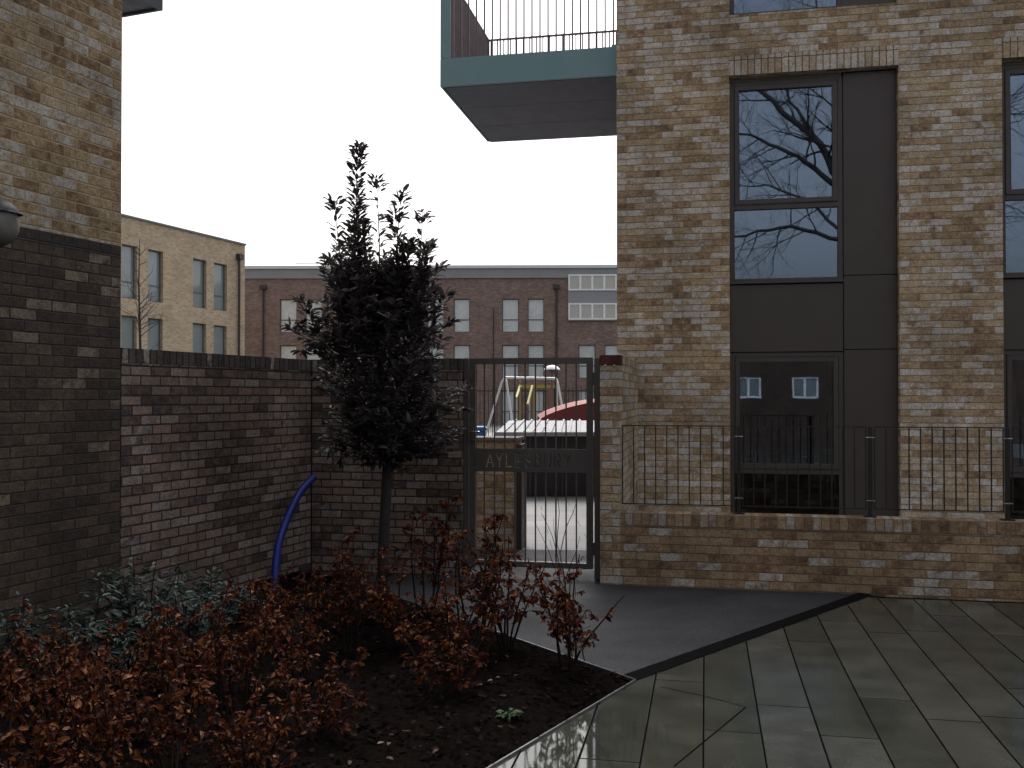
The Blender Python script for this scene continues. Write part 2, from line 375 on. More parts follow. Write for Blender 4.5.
def wall_open(w0, w1, z0, z1, thick, ops, reveal=None):
    """wall front at y=0 from w0..w1, z0..z1 with rectangular openings (x0,x1,a,b)"""
    m = MB(); xs = sorted({w0, w1, *[o[0] for o in ops], *[o[1] for o in ops]}); zs = sorted({z0, z1, *[o[2] for o in ops], *[o[3] for o in ops]})
    ins = lambda x, z: any(o[0] < x < o[1] and o[2] < z < o[3] for o in ops)
    for i in range(len(xs) - 1):
        for j in range(len(zs) - 1):
            if ins((xs[i] + xs[i + 1]) / 2, (zs[j] + zs[j + 1]) / 2): continue
            m.poly([(xs[i], 0, zs[j]), (xs[i + 1], 0, zs[j]), (xs[i + 1], 0, zs[j + 1]), (xs[i], 0, zs[j + 1])])
    for (a, b, c, d) in ops:
        t = reveal or thick
        m.poly([(a, 0, c), (a, 0, d), (a, t, d), (a, t, c)]); m.poly([(b, 0, c), (b, t, c), (b, t, d), (b, 0, d)])
        m.poly([(a, 0, d), (b, 0, d), (b, t, d), (a, t, d)]); m.poly([(a, 0, c), (a, t, c), (b, t, c), (b, 0, c)])
    m.poly([(w0, 0, z1), (w1, 0, z1), (w1, thick, z1), (w0, thick, z1)])
    m.poly([(w0, 0, z0), (w0, 0, z1), (w0, thick, z1), (w0, thick, z0)]); m.poly([(w1, 0, z0), (w1, thick, z0), (w1, thick, z1), (w1, 0, z1)])
    return m
def frame_mb(x0, x1, z0, z1, y0, y1, w, wb=None):
    wb = wb or w
    return MB().box(x0, x0 + w, y0, y1, z0, z1).box(x1 - w, x1, y0, y1, z0, z1).box(x0 + w, x1 - w, y0, y1, z1 - w, z1).box(x0 + w, x1 - w, y0, y1, z0, z0 + wb)

# ================================================================== SETTING
S = lambda o: tag(o, None, None, kind='structure')
S(MB().poly([(-400, -300, -.03), (400, -300, -.03), (400, 600, -.03), (-400, 600, -.03)]).build('ground', 'ground'))
A_, B_, C_, D_ = gp(335, 576), gp(635, 680), gp(488, 768), gp(868, 596)
bc = (C_ - B_).normalized(); C2 = B_ + bc * 8.0
bd = (D_ - B_).normalized(); D2 = D_ + bd * .45
corner = Vector((-1.964, 9.38)); ax = Vector((math.cos(R(ALPHA)), -math.sin(R(ALPHA)))); an = Vector((math.sin(R(ALPHA)), math.cos(R(ALPHA))))
wl = Vector((math.sin(R(BETA)), math.cos(R(BETA))))
def v3(p, z): return (p.x, p.y, z)
# tarmac path: from the bed edge through the gateway to just beyond it
front_wall_right = D_ + bd * .35
MB().poly([v3(p, -.006) for p in (A_, B_, D2 + Vector((.3, .2)), D2 + Vector((.3, 1.2)), Vector((4.0, 10.45)) , Vector((-3.0, 10.9)), corner + Vector((-.4, .3)))][::-1]).build('path', 'tarmac')
for o in C.objects:
    if o.name == 'path': S(o)
# pale paved court beyond the gate
S(MB().poly([(-8, 10.3, -.012), (-8, 45, -.012), (12, 45, -.012), (12, 10.3, -.012)][::-1]).build('court_paving', 'court'))
# diagonal seams in the court
# slab paving in the foreground (local frame parallel to the building)
def to_local(p, rot=RF):
    c, s = math.cos(-rot), math.sin(-rot); return Vector((p.x * c - p.y * s, p.x * s + p.y * c))
pav = MB(); pts = [to_local(p) for p in (B_, D_, D_ + ax * 7, D_ + ax * 7 - an * 24, D_ - an * 24 - ax * 12, C2)]
pav.poly([(p.x, p.y, 0) for p in pts])
po = pav.build('paving', 'paving', rotz=RF)
uvd = po.data.uv_layers[0].data
for l in po.data.loops:
    co = po.data.vertices[l.vertex_index].co; uvd[l.index].uv = (co.y, co.x)
S(po)
# dark drainage strip along the paving edge
nrm = Vector((-bd.y, bd.x))
st = MB(); a0, a1 = B_ - bd * .02, D_ + bd * .08
st.poly([v3(a0, .004), v3(a1, .004), v3(a1 + nrm * .125, .004), v3(a0 + nrm * .125, .004)])
st.poly([v3(D_ - ax * .02, .003), v3(D_ + ax * 7, .003), v3(D_ + ax * 7 - an * .03, .003), v3(D_ - ax * .02 - an * .03, .003)])
S(st.build('drain_strip', 'dark_strip'))
# cut seams of the triangular slabs
sm = MB()
for (p, q) in (((703.5, 695), (745, 706)), ((745, 706), (673, 765)), ((660, 686), (703.5, 695))):
    a, b = gp(*p), gp(*q); d = (b - a).normalized(); n_ = Vector((-d.y, d.x)) * .0028
    sm.poly([v3(a + n_, .003), v3(b + n_, .003), v3(b - n_, .003), v3(a - n_, .003)])
S(sm.build('paving_seams', 'seam'))

# planting bed soil
def bed():
    c0 = corner.copy(); far = c0 - wl * 8.6
    poly = [c0 + Vector((.03, -.02)), A_, B_, C2, far]
    bm = bmesh.new(); vs = [bm.verts.new((p.x, p.y, 0)) for p in poly]; f = bm.faces.new(vs)
    bmesh.ops.triangulate(bm, faces=bm.faces)
    for _ in range(7): bmesh.ops.subdivide_edges(bm, edges=bm.edges[:], cuts=1, use_grid_fill=True)
    from mathutils import noise as mn
    bnd = {v for e in bm.edges if e.is_boundary for v in e.verts}
    for v in bm.verts:
        h = mn.noise(Vector((v.co.x * 2, v.co.y * 2, 0))) * .03 + mn.noise(Vector((v.co.x * 9, v.co.y * 9, 3))) * .02 + mn.noise(Vector((v.co.x * 23, v.co.y * 23, 7))) * .010
        e = min(abs((Vector((v.co.x, v.co.y)) - B_).cross(bc)), abs((Vector((v.co.x, v.co.y)) - A_).cross((B_ - A_).normalized())))
        v.co.z = -.012 + min(1, e / .35) * (.05 + h) if v not in bnd else -.012
    me = bpy.data.meshes.new('planting_bed'); bm.to_mesh(me); bm.free(); me.materials.append(M['soil'])
    for p in me.polygons: p.use_smooth = True
    o = bpy.data.objects.new('planting_bed', me); C.objects.link(o); S(o)
bed()
def in_bed(p):
    def side(a, b): return (b - a).cross(p - a)
    c0 = corner
    return side(c0, A_) < -.02 and side(A_, B_) < -.03 and side(B_, C2) < -.03 and (wl.cross(p - c0) < -.04)
# edging strips: thin metal on edge
ed = MB()
for a, b in ((A_, B_), (B_, C2)):
    d = (b - a).normalized(); n_ = Vector((-d.y, d.x)) * .004
    pts = [a + n_, b + n_, b - n_, a - n_]
    ed.poly([v3(p, .012) for p in pts])
    for k in range(4):
        p, q = pts[k], pts[(k + 1) % 4]; ed.poly([v3(p, -.05), v3(q, -.05), v3(q, .012), v3(p, .012)])
tag(ed.build('bed_edging', 'edging'), 'thin metal edging strip around the dark planting bed', 'edging')

# bark mulch and fallen leaves (uncountable)
rnd = random.Random(3)
ch = MB(); cnt = 0
while cnt < 9000:
    p = Vector((rnd.uniform(-4.5, .8), rnd.uniform(3.2, 9.3)))
    if not in_bed(p): continue
    cnt += 1; L_ = rnd.uniform(.012, .045); W_ = L_ * rnd.uniform(.3, .6)
    a = rnd.uniform(0, 6.28); d = Vector((math.cos(a), math.sin(a), rnd.uniform(-.3, .3))); sd = Vector((-math.sin(a), math.cos(a), rnd.uniform(-.5, .5)))
    e = min(abs((p - B_).cross(bc)), abs((p - A_).cross((B_ - A_).normalized())))
    c = Vector((p.x, p.y, -.002 + min(1, e / .35) * .052 + rnd.uniform(-.004, .02)))
    ch.poly([c - d * L_ / 2 - sd * W_ / 2, c + d * L_ / 2 - sd * W_ / 2, c + d * L_ / 2 + sd * W_ / 2, c - d * L_ / 2 + sd * W_ / 2])
tag(ch.build('bark_mulch', 'chip'), 'dark bark chips covering the planting bed soil', 'mulch', kind='stuff')
fl = MB(); cnt = 0
while cnt < 150:
    p = Vector((rnd.uniform(-3.5, .7), rnd.uniform(3.8, 9)))
    if not in_bed(p): continue
    cnt += 1; a = rnd.uniform(0, 6.28)
    fl.leaf(Vector((p.x, p.y, .06)), Vector((math.cos(a), math.sin(a), rnd.uniform(-.2, .2))), Vector((rnd.uniform(-.4, .4), rnd.uniform(-.4, .4), 1)), rnd.uniform(.03, .055), rnd.uniform(.02, .035), curl=.1)
tag(fl.build('fallen_leaves', 'fallen'), 'scattered brown and pale fallen leaves on the bark mulch', 'leaves', kind='stuff')

# ================================================================== RIGHT-HAND BUILDING
bo = Vector((1.213, 11.093))
bld = thing('apartment_building', 'yellow stock brick block with bronze windows and a teal balcony', 'building', (bo.x, bo.y, 0), RF)
W1 = (1.274, 3.085); W2 = (4.134, 5.945); W3 = (6.99, 8.80)
BZ = 12.0
ops = [(W[0], W[1], .12, 5.33) for W in (W1, W2, W3)] + [(W[0], W[1], 6.02, 9.6) for W in (W1, W2, W3)]
wall_open(0, 10.4, 0, BZ, 8.0, ops, reveal=.16).build('wall', 'facade_brick', bld)
MB().box(-.05, 10.45, -.05, 8.05, BZ + .002, BZ + .12).build('roof', 'grey_roof', bld)
for W in (W1, W2, W3):
    MB().box(W[0], W[1], -.004, .03, 5.332, 5.332 + .218).build('lintel', 'facade_soldier', bld)
def window(par, x0, x1, z0, z1, transom, flip=False, curtain=False):
    """framed window: fixed/opening lights above and below the transom, z measured from ground"""
    y = .115
    w = frame_mb(x0, x1, z0, z1, y, y + .07, .05, .05)
    w.box(x0 + .05, x1 - .05, y, y + .07, transom - .03, transom + .03)
    f = w.build('window', 'bronze_frame', par, bevel=.004)
    frame_mb(x0 + .055, x1 - .055, transom + .034, z1 - .054, y - .012, y + .05, .052).build('sash', 'bronze_frame', f, bevel=.004)
    MB().box(x0 + .1, x1 - .1, y + .02, y + .028, transom + .08, z1 - .1).build('pane', 'glass', f)
    MB().box(x0 + .05, x1 - .05, y + .03, y + .038, z0 + .05, transom - .03).build('pane', 'glass', f)
    MB().box(x0 - .0, x1 + .0, y - .05, y - .002, z0 - .012, z0 + .012).build('sill', 'bronze_frame', f, bevel=.003)
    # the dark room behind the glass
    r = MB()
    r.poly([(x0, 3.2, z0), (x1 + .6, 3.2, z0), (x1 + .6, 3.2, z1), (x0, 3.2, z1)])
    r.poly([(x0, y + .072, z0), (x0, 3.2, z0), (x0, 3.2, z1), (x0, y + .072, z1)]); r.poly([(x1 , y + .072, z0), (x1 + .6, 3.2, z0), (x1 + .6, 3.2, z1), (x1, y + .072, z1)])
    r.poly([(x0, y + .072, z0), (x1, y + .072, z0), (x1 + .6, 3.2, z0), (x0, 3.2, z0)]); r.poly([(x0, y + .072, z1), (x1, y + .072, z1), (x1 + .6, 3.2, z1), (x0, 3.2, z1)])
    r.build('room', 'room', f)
    if curtain:
        for (a, b, mt) in ((x0 + .06, x0 + .20, 'curtain'), (x1 - .17, x1 - .07, 'curtain')):
            m = MB(); n = 24
            for k in range(n):
                u0 = a + (b - a) * k / n; u1 = a + (b - a) * (k + 1) / n
                m.poly([(u0, y + .2 + .02 * math.sin(k * 1.3), z0), (u1, y + .2 + .02 * math.sin((k + 1) * 1.3), z0), (u1, y + .2 + .02 * math.sin((k + 1) * 1.3), z1 - .05), (u0, y + .2 + .02 * math.sin(k * 1.3), z1 - .05)])
            m.build('curtain', mt, f, smooth=True)
    return f
for W in (W1, W2, W3):
    xm = W[0] + 1.238
    window(bld, W[0] + .006, xm, 2.985, 5.29, 3.85)
    window(bld, W[0] + .006, xm, .13, 2.19, .85, curtain=True)
    window(bld, W[0] + .006, xm, 6.03, 9.58, 7.0)
    yy = .10
    for (a, b, c, d) in ((W[0] + .004, xm - .004, 2.20, 2.96), (xm + .006, W[1] - .006, 3.048, 5.31), (xm + .006, W[1] - .006, 2.222, 3.040), (xm + .006, W[1] - .006, .13, 2.214), (xm + .006, W[1] - .006, 6.03, 9.58)):
        MB().box(a, b, yy, yy + .03, c, d).build('cladding_panel', 'bronze', bld, bevel=.003)
    MB().box(W[0], W[1], .19, .20, .12, 5.33).build('backing', 'gap', bld) if False else None
    # dark seal strips behind the panel joints
    MB().box(xm - .01, W[1], .135, .18, .12, 5.33).build('panel_backing', 'gap', bld)
    MB().box(W[0], xm, .135, .18, 2.19, 2.985).build('panel_backing', 'gap', bld)
# balcony
bx0, by0, by1, bz, fh = -2.155, .12, 2.70, 5.46, .344
bal = MB().box(bx0 + .03, 0, by0 + .03, by1 - .03, bz + .02, bz + fh - .03).build('balcony', 'soffit', bld)
fa = MB().box(bx0, -.004, by0, by0 + .026, bz, bz + fh).build('fascia', 'teal', bal, bevel=.004)
MB().box(bx0, bx0 + .026, by0 + .028, by1 - .028, bz, bz + fh).build('fascia', 'teal', bal, bevel=.004)
MB().box(bx0, -.004, by1 - .026, by1, bz, bz + fh).build('fascia', 'teal', bal, bevel=.004)
MB().box(-.07, -.002, by0 - .008, by0 + .03, bz + .0, bz + fh + .02).build('bracket', 'teal', bal)
for k in range(3):
    MB().box(bx0 + .04, -.002, by0 + .06 + k * .86, by0 + .06 + k * .86 + .85, bz + .004, bz + .018).build('soffit_board', 'soffit', bal)
RT = 6.97
MB().box(bx0, bx0 + .13, by0 + .004, by0 + .022, bz + fh + .004, RT).build('corner_post', 'teal', bal, bevel=.003)
for (a, b, c, d) in ((bx0 + .13, -.01, by0 + .002, by0 + .04), (bx0 + .005, -.01, by1 - .04, by1 - .0), (bx0 + .0, bx0 + .04, by0 + .04, by1 - .045)):
    MB().box(a, b, c, d, RT - .02, RT).build('top_rail', 'balc_bar', bal)
fb = MB().box(-.009, .009, -.009, .009, bz + fh, RT - .02).build('bar', 'balc_bar', bal, loc=(bx0 + .16, by0 + .022, 0))
k = 1
while bx0 + .16 + k * .0973 < -.03:
    rep(fb, (bx0 + .16 + k * .0973, by0 + .022, 0)); k += 1
for k in range(21): rep(fb, (bx0 + .06 + k * .0973, by1 - .02, 0))
sb = MB().box(-.022, .022, -.006, .006, bz + fh, RT - .02).build('bar', 'balc_bar', bal, loc=(bx0 + .022, by0 + .1, 0))
for k in range(1, 42): rep(sb, (bx0 + .022, by0 + .1 + k * .0595, 0))

# low front wall, pier with the return wall, balustrade
lo = Vector((.80, 8.73))
lw = thing('low_wall', 'low brown brick wall with brick-on-edge top under the black railing', 'wall', (lo.x, lo.y, 0), RF)
MB().box(.186, 8, .0, .215, -.1, .53).build('brickwork', 'low_brick', lw)
MB().box(.186, 8, -.003, .218, .531, .645).build('coping', 'low_soldier', lw)
for m_ in (lw.children[1].data,):
    ul = m_.uv_layers[0].data
    for p in m_.polygons:
        for li in p.loop_indices:
            co = m_.vertices[m_.loops[li].vertex_index].co
            ul[li].uv = (co.x, (co.z - .532 if abs(p.normal.z) < .5 else (co.y + .003) * .5))
MB().box(.25, 8, .22, 2.34, -.02, .10).build('terrace_floor', 'coping', lw)
pr = thing('brick_pier', 'tall pale brick pier with a dark red cap beside the metal gate', 'pier', (lo.x, lo.y, 0), RF)
MB().box(0, .184, -.003, 2.36, -.1, 1.98).build('brickwork', 'pier_brick', pr)
MB().box(-.004, .188, -.007, .215, 1.982, 2.072).build('cap', 'cap_brick', pr)
MB().box(-.0, .184, .217, 2.36, 1.982, 2.072).build('coping', 'pier_brick', pr)
for k in range(2):
    MB().lathe([(.0, 0), (.009, 0), (.009, .01), (0, .012)], n=10).build('fixing', 'steel', pr, loc=(.05 + k * .08, -.012, 1.975))
rl = thing('railing', 'thin black metal railing standing on the low brick wall', 'railing', (lo.x, lo.y, 0), RF)
y = .10; s_end = 7.2
posts = []
for xp in (739, 872, 1011.5):
    u_ = (xp - 512) / F; Z_ = 8.893 / (1 + .204 * u_); posts.append((u_ * Z_ - .8) / .98)
posts.append(posts[-1] + 1.12); posts.append(posts[-1] + 1.12)
segs = [(.19, posts[0] - .03)] + [(posts[i] + .03, posts[i + 1] - .03) for i in range(4)]
bar = None
for a, b in segs:
    MB().box(a, b, y - .005, y + .005, 1.425, 1.435).build('top_rail', 'rail_metal', rl)
    MB().box(a, b, y - .005, y + .005, .713, .723).build('bottom_rail', 'rail_metal', rl)
    n = max(2, round((b - a) / .0965))
    for k in range(n + 1):
        loc = (a + .006 + (b - a - .012) * k / n, y, 0)
        if bar is None: bar = MB().box(-.005, .005, -.005, .005, .724, 1.424).build('bar', 'rail_metal', rl, loc=loc)
        else: rep(bar, loc)
for i, s in enumerate(posts):
    p = MB().box(s - .017, s + .017, y + .0, y + .014, .645, 1.43).build('post', 'rail_metal', rl, bevel=.002)
    MB().box(s - .05, s + .05, y - .02, y + .06, .6455, .655).build('base_plate', 'rail_metal', p)
    for zz in (1.34, .79):
        MB().box(s - .038, s + .038, y - .006, y - .001, zz - .004, zz + .004).build('fixing', 'steel', p)

# ================================================================== LEFT: building and garden walls
lp = Vector((-2.852, 7.0))
lb = thing('brick_building', 'brick building at the left with dark lower bricks and tan upper bricks', 'building', (lp.x, lp.y, 0), RL)
SPL = 2.79
MB().box(-13, -.006, 0, 7, -.1, SPL - .083).build('lower_wall', 'left_dark', lb)
MB().box(-13, -.006, -.001, 7, SPL - .082, SPL).build('header_course', 'left_dark_header', lb)
hm = lb.children[1].data; ul = hm.uv_layers[0].data
for p in hm.polygons:
    for li in p.loop_indices:
        co = hm.vertices[hm.loops[li].vertex_index].co; ul[li].uv = (co.x if abs(p.normal.y) > .5 else co.y, co.z - SPL + .082)
MB().box(-13, -.006, 0, 7, SPL + .001, 8.3).build('upper_wall', 'left_light', lb)
MB().box(-13.05, .03, -.05, 7.05, 8.302, 8.42).build('roof', 'grey_roof', lb)
y0_, z0_ = .665, 5.07
b2 = MB().box(0, 1.17, y0_ + .03, 2.8, z0_ + .02, z0_ + .3).build('balcony', 'slate', lb)
MB().box(0, 1.2, y0_, y0_ + .028, z0_, z0_ + .34).build('fascia', 'slate', b2)
MB().box(1.172, 1.2, y0_ + .03, 2.8, z0_, z0_ + .34).build('fascia', 'slate', b2)
b2b = MB().box(-.006, .006, -.02, .02, z0_ + .34, z0_ + 1.4).build('bar', 'rail_metal', b2, loc=(.05, y0_ + .02, 0))
for k in range(1, 12): rep(b2b, (.05 + k * .1, y0_ + .02, 0))
MB().box(0, 1.2, y0_, y0_ + .04, z0_ + 1.401, z0_ + 1.42).build('top_rail', 'rail_metal', b2)

# bulkhead lamp
t = 3.70 - 2.537
lamp = thing('wall_lamp', 'round milky wall lamp with a dark hood on the left brick wall', 'lamp', (lp.x - wl.x * t, lp.y - wl.y * t, 2.775), RL)
MB().box(-.10, .10, -.03, 0, -.13, .12).build('back_plate', 'lamp_hood', lamp, bevel=.01)
g = MB(); n = 20; prof = []
rings = 12
for i in range(rings + 1):
    a = math.pi / 2 * i / rings
    prof.append((.15 * math.cos(a) ** .6 if i < rings else 0.001, -.03 - .19 * math.sin(a) ** .85))
base = 0
for r, yy in prof:
    for j in range(n):
        an_ = 2 * math.pi * j / n; c_, s_ = math.cos(an_), math.sin(an_)
        g.v.append((r * .9 * c_, yy, -.02 + r * (1.0) * s_))
for k in range(len(prof) - 1):
    for j in range(n):
        a0 = k * n + j; a1 = k * n + (j + 1) % n; g.f.append((a0, a1, a1 + n, a0 + n))
g.build('diffuser', 'lamp_glass', lamp, smooth=True)
h = MB(); nn = 28; ZC = .045
for sc_ in (1.08, 1.03):
    rw = []
    for r, yy in prof:
        rw.append([((r * sc_ + .004) * .9 * math.cos(math.pi * i / nn), yy * sc_ + .002, max(ZC, -.02 + (r * sc_ + .004) * math.sin(math.pi * i / nn))) for i in range(nn + 1)])
    for a_, b_ in zip(rw, rw[1:]):
        for i in range(nn): h.poly([a_[i], a_[i + 1], b_[i + 1], b_[i]])
h.build('hood', 'lamp_hood', lamp, smooth=False)

gw = thing('garden_wall', 'grey-brown brick garden wall beside the planting bed running to the corner', 'wall', (lp.x, lp.y, 0), RL, group='brick garden walls')
MB().box(.006, 2.535, 0, .215, -.1, 1.945).build('brickwork', 'garden_brick', gw)
MB().box(.006, 2.535, -.003, .218, 1.946, 2.052).build('coping', 'garden_coping', gw)
MB().box(-.0055, .0055, .004, .2, -.05, 2.04).build('movement_joint', 'gap', gw)
bw = thing('garden_wall', 'grey-brown brick garden wall facing the camera behind the evergreen tree', 'wall', (corner.x, corner.y, 0), RF, group='brick garden walls')
MB().box(-.22, 1.515, .0, .215, -.1, 1.949).build('brickwork', 'garden_brick', bw)
MB().box(-.22, 1.515, -.003, .218, 1.95, 2.056).build('coping', 'garden_coping', bw)
MB().box(.002, .016, -.006, .0, -.05, 2.05).build('movement_joint', 'gap', bw)
for w_ in (gw, bw):
    m_ = [c for c in w_.children if c.name.startswith('coping')][0].data; ul = m_.uv_layers[0].data
    for p in m_.polygons:
        for li in p.loop_indices:
            co = m_.vertices[m_.loops[li].vertex_index].co; ul[li].uv = (co.x, (co.z - 1.93) if abs(p.normal.z) < .5 else .07)

# ================================================================== GATE
go = corner + ax * 1.53 + an * .10
gate = thing('metal_gate', 'dark metal entrance gate of vertical bars with a cut-out name plate', 'gate', (go.x, go.y, 0), RF)
MB().box(-.012, .036, -.04, .04, 0, 2.06).build('gate_post', 'gate_metal', gate, bevel=.003)
MB().box(1.238, 1.292, -.04, .03, 0, 2.05).build('gate_post', 'gate_metal', gate, bevel=.003)
lf = frame_mb(.045, 1.222, .095, 2.058, -.025, .025, .058, .05)
lf.build('gate_frame', 'gate_metal', gate, bevel=.003)
gb = MB().box(-.0065, .0065, -.0065, .0065, .145, 2.0).build('bar', 'gate_metal', gate, loc=(.19, 0, 0))
gb.data.name = 'gate_bar'
for k in range(10):
    s = (484.6 + k * 10.2 - 512) / F; s = (.443 + 9.175 * s) / (.98 + .1977 * s)
    if k == 0: gb.location.x = s
    else: rep(gb, (s, 0, 0))
MB().box(.036, .046, -.015, .015, .25, .33).build('hinge', 'gate_metal', gate)
MB().box(1.222, 1.238, -.015, .015, .22, .34).build('hinge', 'gate_metal', gate)
MB().box(1.222, 1.238, -.015, .015, 1.8, 1.92).build('hinge', 'gate_metal', gate)
MB().box(.0, .075, -.075, -.04, 1.86, 1.93).build('closer', 'gate_metal', gate, bevel=.006)
MB().box(.052, .092, -.06, -.025, 1.28, 1.42).build('lock', 'gate_metal', gate, bevel=.004)
MB().tube([(.07, -.06, 1.36), (.07, -.1, 1.36), (.16, -.1, 1.36)], .009).build('handle', 'steel', gate)
# name plate with stencil-cut letters
GL = {  # strokes on a 0..1 (width) by 0..1 (height) cell, small bridges left so counters hold
    'A': [((0, 0), (.48, 1)), ((.52, 1), (1, 0)), ((.26, .36), (.70, .36))],
    'Y': [((0, 1), (.5, .5)), ((1, 1), (.5, .5)), ((.5, .5), (.5, 0))],
    'L': [((.1, 1), (.1, 0)), ((.1, 0), (.85, 0))],
    'E': [((.1, 1), (.1, 0)), ((.1, 0), (.85, 0)), ((.1, .5), (.78, .5)), ((.1, 1), (.85, 1))],
    'S': [((.9, .86), (.7, 1)), ((.7, 1), (.3, 1)), ((.3, 1), (.08, .82)), ((.08, .82), (.12, .62)), ((.12, .62), (.85, .4)), ((.85, .4), (.92, .2)), ((.92, .2), (.7, 0)), ((.7, 0), (.28, 0)), ((.28, 0), (.06, .16))],
    'B': [((.1, 1), (.1, .56)), ((.1, .46), (.1, 0)), ((.1, 1), (.65, 1)), ((.65, 1), (.85, .86)), ((.85, .86), (.85, .66)), ((.85, .66), (.68, .53)), ((.68, .53), (.22, .53)), ((.1, 0), (.7, 0)), ((.7, 0), (.93, .16)), ((.93, .16), (.93, .36)), ((.93, .36), (.68, .53))],
    'U': [((.08, 1), (.08, .25)), ((.08, .25), (.3, 0)), ((.3, 0), (.7, 0)), ((.7, 0), (.92, .25)), ((.92, .25), (.92, 1))],
    'R': [((.1, 1), (.1, 0)), ((.1, 1), (.68, 1)), ((.68, 1), (.9, .84)), ((.9, .84), (.9, .62)), ((.9, .62), (.7, .47)), ((.7, .47), (.22, .47)), ((.5, .47), (.92, 0))],
}
def plate():
    pl = MB().box(.10, 1.167, -.030, -.024, .985, 1.205).build('name_plate', 'gate_metal', gate)
    lh = .118; z0 = 1.035; x0 = .215; pit = .0920; lw_ = .064; th = .0115
    cut = bmesh.new()
    word = 'AYLESBURY'
    for i, chh in enumerate(word):
        for (p, q) in GL[chh]:
            a = Vector((x0 + i * pit + p[0] * lw_, z0 + p[1] * lh)); b = Vector((x0 + i * pit + q[0] * lw_, z0 + q[1] * lh))
            d = (b - a).normalized(); e = d * th * .45; n_ = Vector((-d.y, d.x)) * th / 2; a = a - e; b = b + e
            pts = [a + n_, b + n_, b - n_, a - n_]
            lo_ = [cut.verts.new((p_.x, -.06, p_.y)) for p_ in pts]; hi = [cut.verts.new((p_.x, .01, p_.y)) for p_ in pts]
            cut.faces.new(lo_); cut.faces.new(hi[::-1])
            for k in range(4): cut.faces.new((lo_[k], hi[k], hi[(k + 1) % 4], lo_[(k + 1) % 4]))
    bmesh.ops.recalc_face_normals(cut, faces=cut.faces)
    me = bpy.data.meshes.new('cut'); cut.to_mesh(me); cut.free()
    co = bpy.data.objects.new('cut', me); C.objects.link(co); co.parent = gate
    md = pl.modifiers.new('b', 'BOOLEAN'); md.operation = 'DIFFERENCE'; md.object = co; md.solver = 'EXACT'; md.use_self = True
    bpy.context.view_layer.update()
    dg = bpy.context.evaluated_depsgraph_get()
    nm = bpy.data.meshes.new_from_object(pl.evaluated_get(dg)); pl.modifiers.clear()
    pl.data = nm; bpy.data.objects.remove(co)
    return pl
plate()

# ================================================================== BEYOND THE GATE
xw = px(519, 10.75)
tw = thing('low_wall', 'short tan brick wall standing just inside the metal gate', 'wall', (0, 10.75, 0), RF)
MB().box(-1.6, xw - .03, 0, .33, -.05, 1.203).build('brickwork', 'pier_brick', tw)
MB().box(-1.63, xw - .0, -.03, .36, 1.205, 1.235).build('coping', 'tan_coping', tw)
MB().box(xw - .028, xw + .035, -.02, .28, -.05, 1.16).build('corner_trim', 'pipe', tw)
# dark low store with a ribbed pale sloping roof
Zs = 16.3
sx0 = px(494, Zs); zf = px(0, Zs, 434)[1]; zb = EYE + (HY - 420.5) * 19.6 / F
sh = thing('bike_store', 'low black store with a pale ribbed sloping roof beyond the gate', 'store', (sx0, Zs, 0), 0)
st_ = MB(); wS = 4.2
st_.box(.02, wS, .05, 3.1, 0, zf - .04).build('body', 'black_mesh', sh)
rf = MB(); nr = 26
for i in range(nr):
    x0 = i * wS / nr; xm = x0 + wS / nr * .8; x1 = x0 + wS / nr
    for (a, b, dz) in ((x0, xm, 0), (xm, x1, .03)):
        rf.poly([(a, -.05, zf + dz), (b, -.05, zf + dz), (b + .25, 3.3, zb + dz), (a + .25, 3.3, zb + dz)])
    rf.poly([(xm, -.05, zf), (xm, -.05, zf + .03), (xm + .25, 3.3, zb + .03), (xm + .25, 3.3, zb)])
    rf.poly([(x1, -.05, zf), (x1, -.05, zf + .03), (x1 + .25, 3.3, zb + .03), (x1 + .25, 3.3, zb)])
rf.box(0, wS, -.09, -.051, zf - .035, zf + .035)
rf.build('roof', 'snow_roof', sh)
for k in range(8): MB().box(.05 + k * .55, .08 + k * .55, .0, .045, 0, zf - .04).build('post', 'pipe', sh)
MB().box(1.55, 1.60, -.01, .0, .55, .60).build('lock', 'steel', sh)
# blue wheeled bin
Zb = 17.6
bn = thing('wheeled_bin', 'blue plastic bin beyond the gate behind the tan wall', 'bin', (px(473, Zb), Zb, 0), R(4))
bm_ = MB(); b0 = [(-.2, -.25), (.2, -.25), (.2, .25), (-.2, .25)]
zt = px(0, Zb, 426.5)[1]
i0 = len(bm_.v); bm_.v += [(a * .85, b * .8, .08) for a, b in b0] + [(a * 1.12, b * 1.1, zt - .07) for a, b in b0]
bm_.f += [(0, 1, 5, 4), (1, 2, 6, 5), (2, 3, 7, 6), (3, 0, 4, 7), (3, 2, 1, 0), (4, 5, 6, 7)]
bm_.build('body', 'bluebin', bn, bevel=.02)
MB().box(-.25, .25, -.31, .29, zt - .068, zt).build('lid', 'bluebin', bn, bevel=.02)
for s_ in (-.2, .2): MB().tube([(s_ - .02, .2, .09), (s_ + .02, .2, .09)], .09, 12).build('wheel', 'pipe', bn)
